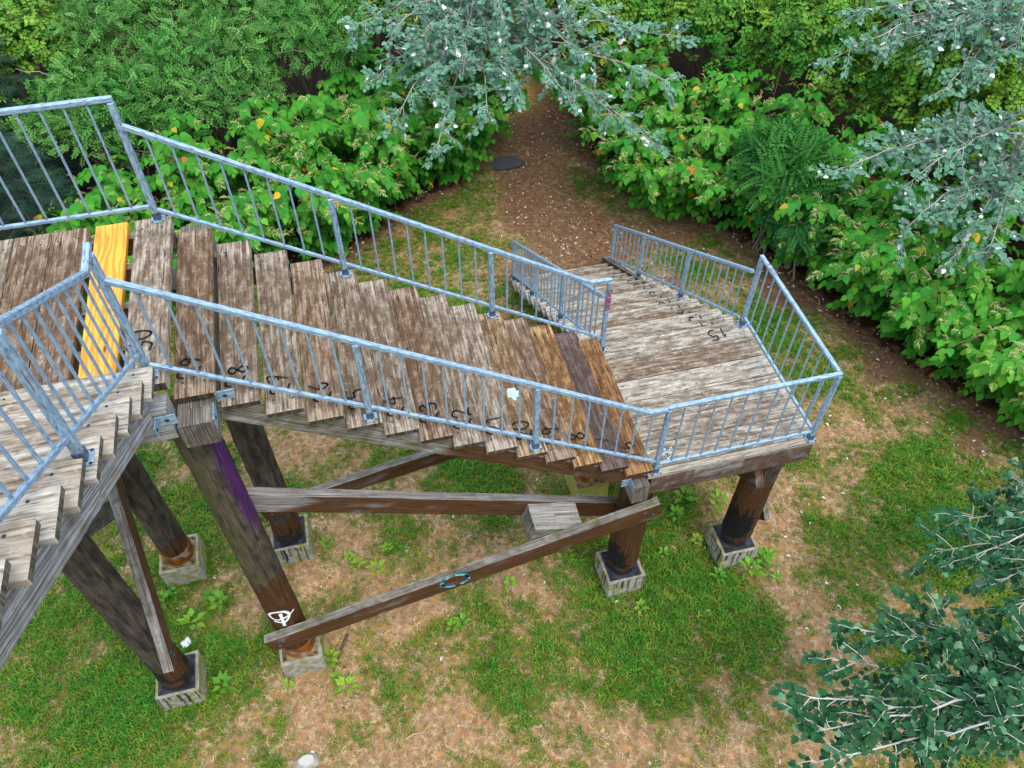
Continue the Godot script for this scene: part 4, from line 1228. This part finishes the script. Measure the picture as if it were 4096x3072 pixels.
	timber("diagonal_brace", "long grey-topped brace running behind the tall post", "brace", Vector3(-4.15, 3.22, -0.415), Vector3(0.12, 1.40, -0.415), 0.095, 0.26, br_grey, "diagonal timber braces")
	timber("diagonal_brace", "dark brown brace on the far side beneath the upper flight", "brace", Vector3(-4.1, 1.28, -1.46), Vector3(0.15, 2.18, -1.46), 0.095, 0.22, br_side, "diagonal timber braces")
	timber("diagonal_brace", "steep brace with a pale edge bolted to the black post at bottom left", "brace", Vector3(-5.10, 1.30, 0.18), Vector3(-5.10, 4.55, -1.85), 0.10, 0.20, func(p: Vector3, n: Vector3) -> Color: return BROWN.lerp(worn(p), 0.1) if n.z > 0.5 or n.y < -0.5 else worn(p), "diagonal timber braces", Vector3.UP)
	timber("diagonal_brace", "grey brace end behind the steep brace at left", "brace", Vector3(-5.55, 3.7, 0.25), Vector3(-5.55, 1.5, -1.9), 0.10, 0.22, func(p: Vector3, _n: Vector3) -> Color: return worn(p) * 0.7, "diagonal timber braces")
	timber("diagonal_brace", "short brown brace end on the left of the tarred right post", "brace", Vector3(1.30, 2.16, 0.0), Vector3(1.30, 0.85, -1.80), 0.09, 0.20, br_side, "diagonal timber braces")
	timber("diagonal_brace", "brace behind the tarred right post, showing at its right edge", "brace", Vector3(1.735, 0.95, -0.12), Vector3(1.735, 2.2, -1.80), 0.09, 0.18, br_side, "diagonal timber braces")
	var blk := thing("spacer_block", "short whitewashed timber block wedged where the two long braces cross", "block", Vector3(-0.96, 1.72, -0.2))
	put(blk, "block", gbox(Vector3(0.56, 0.24, 0.33), 0.03, func(p: Vector3, n: Vector3) -> Color: return worn(p).lerp(Color(0.55, 0.56, 0.56), 0.75) if n.y > 0.5 else moss(worn(p), p, 0.1)), mats.timber, Transform3D(Basis(Vector3.BACK, -0.3), Vector3(0, 0.14, 0)))
	put(blk, "nail_head", bolt_mesh(), mats.bolt, Transform3D(Basis(Vector3.BACK, -0.3), Vector3(-0.17, 0.313, 0.08)))
	put(blk, "nail_head", bolt_mesh(), mats.bolt, Transform3D(Basis(Vector3.BACK, -0.3), Vector3(0.2, 0.2, 0.06)))

func build_thicket() -> void:
	# knotweed left of the path, then right of it
	var L := [[-7.2, -6.6, 1.9, 0.35], [-6.2, -6.9, 1.9, 0.35], [-5.2, -7.2, 2.0, 0.3], [-4.2, -7.5, 2.1, 0.2], [-3.2, -7.65, 2.1, 0.1], [-2.35, -8.3, 2.2, 0.1], [-1.5, -8.9, 2.2, 0.0], [-0.5, -9.3, 2.2, 0.0], [0.2, -10.3, 2.2, 0.0]]
	var ord := ["first", "second", "third", "fourth", "fifth", "sixth", "seventh", "eighth", "ninth", "tenth", "eleventh"]
	for i in L.size():
		var e: Array = L[i]
		knotweed("%s knotweed clump left of the path mouth, in the front row" % ord[L.size() - 1 - i] if i < L.size() - 1 else "knotweed clump at the left edge of the dark path opening", Vector2(e[0], e[1]), 0.75, e[2], Vector2(0.25, 0.9), 12, 70, e[3], 0.34)
	var LB := [[-6.6, -8.0, 2.2], [-5.5, -8.3, 2.3], [-4.4, -8.6, 2.4], [-3.3, -8.8, 2.4], [-2.5, -9.5, 2.4], [-1.6, -10.2, 2.4], [-0.9, -11.2, 2.4]]
	for i in LB.size():
		var e: Array = LB[i]
		knotweed("%s knotweed clump of the back row left of the path, counted from the path" % ord[LB.size() - 1 - i], Vector2(e[0], e[1]), 0.8, e[2], Vector2(0.1, 0.6), 9, 12, 0.05, 0.15)
	var Rr := [[2.75, -9.5, 2.1, 0.0], [3.0, -8.2, 2.1, 0.1], [4.15, -7.6, 2.1, 0.1], [4.75, -6.5, 2.0, 0.0], [5.25, -5.3, 2.0, 0.1], [5.55, -4.2, 1.9, 0.05], [6.0, -3.2, 1.9, 0.1], [6.5, -2.3, 1.8, 0.3], [6.9, -1.5, 1.7, 0.6], [7.3, -0.7, 1.6, 0.5], [3.55, -7.2, 1.7, 0.25]]
	for i in Rr.size():
		var e: Array = Rr[i]
		knotweed("%s knotweed clump right of the path, following the thicket edge towards the viewer" % ord[i] if i < 10 else "low knotweed clump with pale flowers spilling over the path's right edge", Vector2(e[0], e[1]), 0.75, e[2], Vector2(-0.9, 0.3), 12, 70, e[3], 0.32)
	var RB := [[4.2, -8.9, 2.3], [5.3, -7.8, 2.3], [5.9, -6.6, 2.2], [6.4, -5.4, 2.2], [6.8, -4.3, 2.1], [7.3, -3.3, 2.0], [7.8, -2.2, 1.9], [8.2, -1.0, 1.8]]
	for i in RB.size():
		var e: Array = RB[i]
		knotweed("%s knotweed clump of the back row right of the path, counted from the path" % ord[i], Vector2(e[0], e[1]), 0.8, e[2], Vector2(-0.6, 0.3), 9, 12, 0.05, 0.1)
	# feathery bright shrub
	bush("sumac_shrub", "bright green shrub with feather-shaped leaves among the knotweed at right", "shrub", Vector3(4.55, 1.55, -5.7), Vector3(0.8, 1.1, 0.8), 14, 60, "pinnate", 0.42, Color(0.02, 0.13, 0.02), Color(0.05, 0.2, 0.03), "shrubs behind the knotweed", 2)
	bush("sumac_shrub", "small feathery shrub close to the thicket foot behind the landing", "shrub", Vector3(4.75, 1.0, -5.0), Vector3(0.6, 0.8, 0.6), 8, 55, "pinnate", 0.36, Color(0.018, 0.12, 0.03), Color(0.04, 0.17, 0.035), "shrubs behind the knotweed", 1)
	# fine-leaved shrubs at the upper left
	var fl := [[-4.6, 1.9, -10.0, 1.5, "broad fine-leaved shrub with pale bare twigs above the knotweed at upper left"], [-2.7, 2.0, -10.9, 1.4, "fine-leaved shrub between the broad shrub and the silver poplar"], [-6.3, 1.7, -9.8, 1.3, "fine-leaved shrub beside the dark spruce"], [-3.6, 2.3, -12.6, 1.6, "fine-leaved shrub at the top edge of the view, left of the poplar"], [-5.8, 2.2, -12.4, 1.7, "fine-leaved shrub at the top edge above the spruce"]]
	for e in fl:
		bush("fine_leaved_shrub", e[4], "shrub", Vector3(e[0], e[1], e[2]), Vector3(e[3], 1.3, e[3]), 26, 85, "oval", 0.2, Color(0.035, 0.19, 0.03), Color(0.12, 0.28, 0.06), "fine-leaved shrubs", 16, Color(0.25, 0.22, 0.18))
	# tangled vines and brush behind and to the right
	var vn := [[3.6, 1.6, -11.0, 1.3, "vine-covered brush just right of the dark path opening"], [5.2, 1.8, -10.0, 1.4, "vine-covered brush behind the feathery shrub"], [6.7, 1.9, -8.6, 1.4, "tangled vines with yellow leaves at upper right"], [7.9, 1.8, -7.0, 1.4, "vine tangle below the silver branches at upper right"], [8.4, 1.6, -5.2, 1.3, "vine tangle at the right edge behind the poplar twigs"], [9.0, 1.5, -3.4, 1.3, "vine tangle at the right edge above the yellowing knotweed"], [2.2, 1.6, -13.2, 1.4, "brush closing the far end of the path"], [0.6, 1.7, -13.4, 1.4, "brush behind the silver poplar"], [-1.2, 1.8, -12.8, 1.4, "brush behind the poplar, left of the path"], [4.4, 2.1, -13.0, 1.6, "brush at the top edge right of the path"], [6.6, 2.2, -11.6, 1.6, "brush at the top edge towards the right"], [8.8, 2.2, -10.0, 1.6, "brush at the top right edge"], [10.6, 2.2, -8.2, 1.6, "brush in the top right corner"], [10.2, 1.8, -6.0, 1.5, "brush at the far right edge"], [-8.0, 1.8, -12.2, 1.6, "dark brush in the top left corner"], [-9.3, 1.6, -10.0, 1.4, "dark brush at the left edge"]]
	for i in vn.size():
		var e: Array = vn[i]
		bush("vine_thicket", e[4], "shrub", Vector3(e[0], e[1], e[2]), Vector3(e[3], 1.35, e[3]), 24, 80, "round", 0.24, Color(0.026, 0.16, 0.02), Color(0.15, 0.29, 0.03), "brush and vines behind the knotweed", 14, Color(0.2, 0.15, 0.11))
	spruce("dark blue-green spruce at the left edge behind the railing", Vector3(-7.3, 0, -7.6), 3.2, 1.6)
	spruce("dark spruce in the shade of the top left corner", Vector3(-8.4, 0, -10.6), 4.6, 1.7)
	# white poplars
	var silver := Color(1.0, 1.02, 1.06)
	var pale := Color(0.32, 0.31, 0.28)
	poplar("white poplar with silvery leaves hanging over the dark path opening", Vector3(0.4, 0, -11.6), Vector3(0.6, 3.9, -10.4), [Vector3(-1.90, 2.95, -9.40), Vector3(-1.76, 2.65, -8.21), Vector3(-1.61, 2.35, -7.27), Vector3(-0.99, 2.35, -6.57), Vector3(-0.92, 2.65, -7.47), Vector3(-0.34, 2.85, -7.73), Vector3(-0.12, 2.55, -6.94), Vector3(0.36, 2.75, -7.13), Vector3(1.24, 2.65, -6.80), Vector3(1.84, 2.55, -6.38), Vector3(2.28, 2.35, -5.83), Vector3(2.83, 2.75, -6.91), Vector3(1.54, 2.95, -7.88), Vector3(0.26, 3.05, -8.58), Vector3(-0.99, 3.05, -8.47), Vector3(2.72, 2.95, -8.19), Vector3(3.74, 2.65, -8.28), Vector3(1.15, 3.15, -8.77), Vector3(-1.3, 3.2, -8.6), Vector3(0.5, 3.3, -8.4), Vector3(1.6, 3.2, -8.0), Vector3(-0.5, 3.2, -8.3), Vector3(-0.9, 2.9, -7.5), Vector3(0.4, 2.9, -7.4)], 1.05, silver, pale, 0.05, 0.088)
	poplar("white poplar branches over the knotweed at middle right", Vector3(7.9, 0, -4.6), Vector3(7.4, 3.7, -4.4), [Vector3(4.32, 2.60, -4.31), Vector3(4.95, 2.70, -4.45), Vector3(5.15, 2.50, -3.83), Vector3(5.65, 2.70, -4.15), Vector3(4.75, 2.40, -3.10), Vector3(5.51, 2.50, -3.17), Vector3(5.66, 2.40, -2.45), Vector3(6.39, 2.60, -3.27), Vector3(5.35, 2.30, -2.59), Vector3(6.09, 2.80, -4.66)], 1.0, silver, pale, 0.05, 0.085)
	poplar("white poplar with silvery leaves in the upper right corner", Vector3(9.4, 0, -7.6), Vector3(9.0, 4.3, -7.2), [Vector3(5.21, 3.10, -6.37), Vector3(5.92, 3.40, -7.07), Vector3(6.57, 3.40, -6.82), Vector3(5.99, 3.20, -6.30), Vector3(6.75, 3.20, -6.12), Vector3(7.53, 3.40, -6.25), Vector3(7.97, 3.30, -5.78), Vector3(6.59, 3.00, -5.32), Vector3(7.32, 3.10, -5.40)], 1.0, silver, pale, 0.05, 0.088)
	poplar("nearest white poplar, dark leaves and pale twigs at bottom right", Vector3(4.3, 0, 3.2), Vector3(3.7, 2.9, 3.0), [Vector3(0.63, 2.40, 2.32), Vector3(0.54, 2.40, 2.59), Vector3(1.03, 2.30, 2.03), Vector3(1.42, 2.30, 1.84), Vector3(1.85, 2.30, 1.82), Vector3(2.08, 2.40, 2.04), Vector3(1.60, 2.60, 2.43), Vector3(2.18, 2.50, 2.35), Vector3(2.29, 2.60, 2.60), Vector3(0.45, 2.50, 2.83), Vector3(1.16, 2.60, 2.60), Vector3(1.18, 2.60, 2.92), Vector3(1.81, 2.70, 2.94)], 1.2, Color(0.17, 0.38, 0.21), Color(0.5, 0.5, 0.47), 0.12, 0.08)
	poplar("dark-leaved white poplar branches at the right edge of the lawn", Vector3(6.2, 0, 1.2), Vector3(5.6, 2.6, 1.2), [Vector3(2.73, 2.00, 1.17), Vector3(2.93, 2.10, 1.36), Vector3(3.00, 2.10, 1.69), Vector3(3.28, 1.90, 0.85), Vector3(3.71, 1.90, 0.79), Vector3(4.18, 1.90, 0.58), Vector3(2.98, 2.20, 2.00), Vector3(3.37, 2.20, 1.41)], 1.1, Color(0.17, 0.38, 0.24), Color(0.4, 0.4, 0.37), 0.1, 0.08)

func build_small() -> void:
	for e in [[-3.29, -1.32], [-3.21, -1.19], [-2.96, -1.06], [-3.55, -1.57], [-1.36, -0.48], [-2.18, -0.07], [-2.05, -0.11], [1.68, -0.98], [1.03, -0.9], [1.6, -0.88], [1.15, -0.48], [0.67, -0.41], [0.04, -1.68], [1.23, -1.14], [1.84, -0.0], [1.94, -0.03], [1.23, 0.07], [1.64, 0.09], [0.13, 0.23], [-3.66, -0.04], [-3.61, 0.2], [-4.89, -0.02], [-5.01, -1.17], [-4.92, -1.09], [-5.23, -0.89], [-3.51, 0.35], [-5.63, -1.29], [-4.17, 0.15], [1.94, 0.26], [-0.14, -1.3], [-5.48, -1.36], [-2.79, -1.35]]:
		weed("small bright green weed rosette growing in the lawn", e[0], e[1], r(0.7, 1.35), Color(0.08, 0.26, 0.03).lerp(Color(0.2, 0.33, 0.03), r(0, 1)))
	# flat grey stone on the path
	var m := MB.new()
	for k in 14:
		var a := TAU * k / 14; var b := TAU * (k + 1) / 14
		var f := func(t: float) -> Vector3: return Vector3(cos(t) * (0.36 + 0.05 * sin(t * 3.0)), 0, sin(t) * (0.26 + 0.04 * cos(t * 2.0)))
		var A: Vector3 = f.call(a); var B: Vector3 = f.call(b)
		m.flat(A * 0.93 + Vector3(0, 0.035, 0), B * 0.93 + Vector3(0, 0.035, 0), Vector3(0, 0.042, 0), Vector3.UP, Color(0.06, 0.065, 0.075))
		m.flat(A, B, B * 0.93 + Vector3(0, 0.035, 0), (A + B).normalized(), Color(0.05, 0.055, 0.06)); m.flat(A, B * 0.93 + Vector3(0, 0.035, 0), A * 0.93 + Vector3(0, 0.035, 0), (A + B).normalized(), Color(0.05, 0.055, 0.06))
	tag(put(self, "stone_slab", m.done(), mats.concrete, Transform3D(Basis(), Vector3(0.72, 0, -9.25))), "flat dark grey stone lying on the path by the knotweed", "stone")
	var s1 := MB.new()
	tube(s1, [Vector3(0, 0.015, 0), Vector3(-0.06, 0.03, 0.12), Vector3(-0.14, 0.02, 0.28), Vector3(-0.21, 0.015, 0.39)], 0.02, 0.014, 5, Color(0.09, 0.07, 0.06))
	tag(put(self, "fallen_stick", s1.done(), mats.bark, Transform3D(Basis(), Vector3(-3.43, 0, -0.32))), "dark straight stick on the dry grass beside the tall post", "stick")
	var s2 := MB.new()
	tube(s2, [Vector3(0, 0.02, 0), Vector3(0.1, 0.035, -0.03), Vector3(0.2, 0.025, -0.02), Vector3(0.28, 0.04, -0.09)], 0.012, 0.007, 5, Color(0.42, 0.28, 0.2))
	tag(put(self, "fallen_stick", s2.done(), mats.bark, Transform3D(Basis(), Vector3(-2.94, 0, 1.06))), "short pale stick on the lawn at the bottom of the view", "stick")
	var pa := MB.new()
	for k in 6:
		var a := TAU * k / 6; var b := TAU * (k + 1) / 6
		pa.face(Vector3(0, 0.05, 0), Vector3(cos(a) * 0.06, 0.05 * (k % 2), sin(a) * 0.07), Vector3(cos(b) * 0.06, 0.05 * ((k + 1) % 2), sin(b) * 0.07))
	tag(put(self, "paper_scrap", pa.done(), mats.white, Transform3D(Basis(), Vector3(-5.32, 0.03, -0.66))), "crumpled white paper scrap on the grass by the bottom left posts", "litter")
	var rk := MB.new()
	for k in 9:
		var a := TAU * k / 9; var b := TAU * (k + 1) / 9
		var A := Vector3(cos(a) * (0.13 + 0.03 * sin(k * 1.7)), 0, sin(a) * 0.1); var B := Vector3(cos(b) * (0.13 + 0.03 * sin(((k + 1) % 9) * 1.7)), 0, sin(b) * 0.1)
		rk.flat(A, B, B * 0.6 + Vector3(0, 0.06, 0), (A + B).normalized() + Vector3.UP * 0.4, Color(0.4, 0.38, 0.37)); rk.flat(A, B * 0.6 + Vector3(0, 0.06, 0), A * 0.6 + Vector3(0, 0.06, 0), (A + B).normalized() + Vector3.UP * 0.4, Color(0.4, 0.38, 0.37))
		rk.flat(A * 0.6 + Vector3(0, 0.06, 0), B * 0.6 + Vector3(0, 0.06, 0), Vector3(0, 0.075, 0), Vector3.UP, Color(0.45, 0.43, 0.42))
	tag(put(self, "rock", rk.done(), mats.concrete, Transform3D(Basis(), Vector3(-4.03, 0, 1.03))), "pale rock in the grass at the bottom edge of the view", "rock")
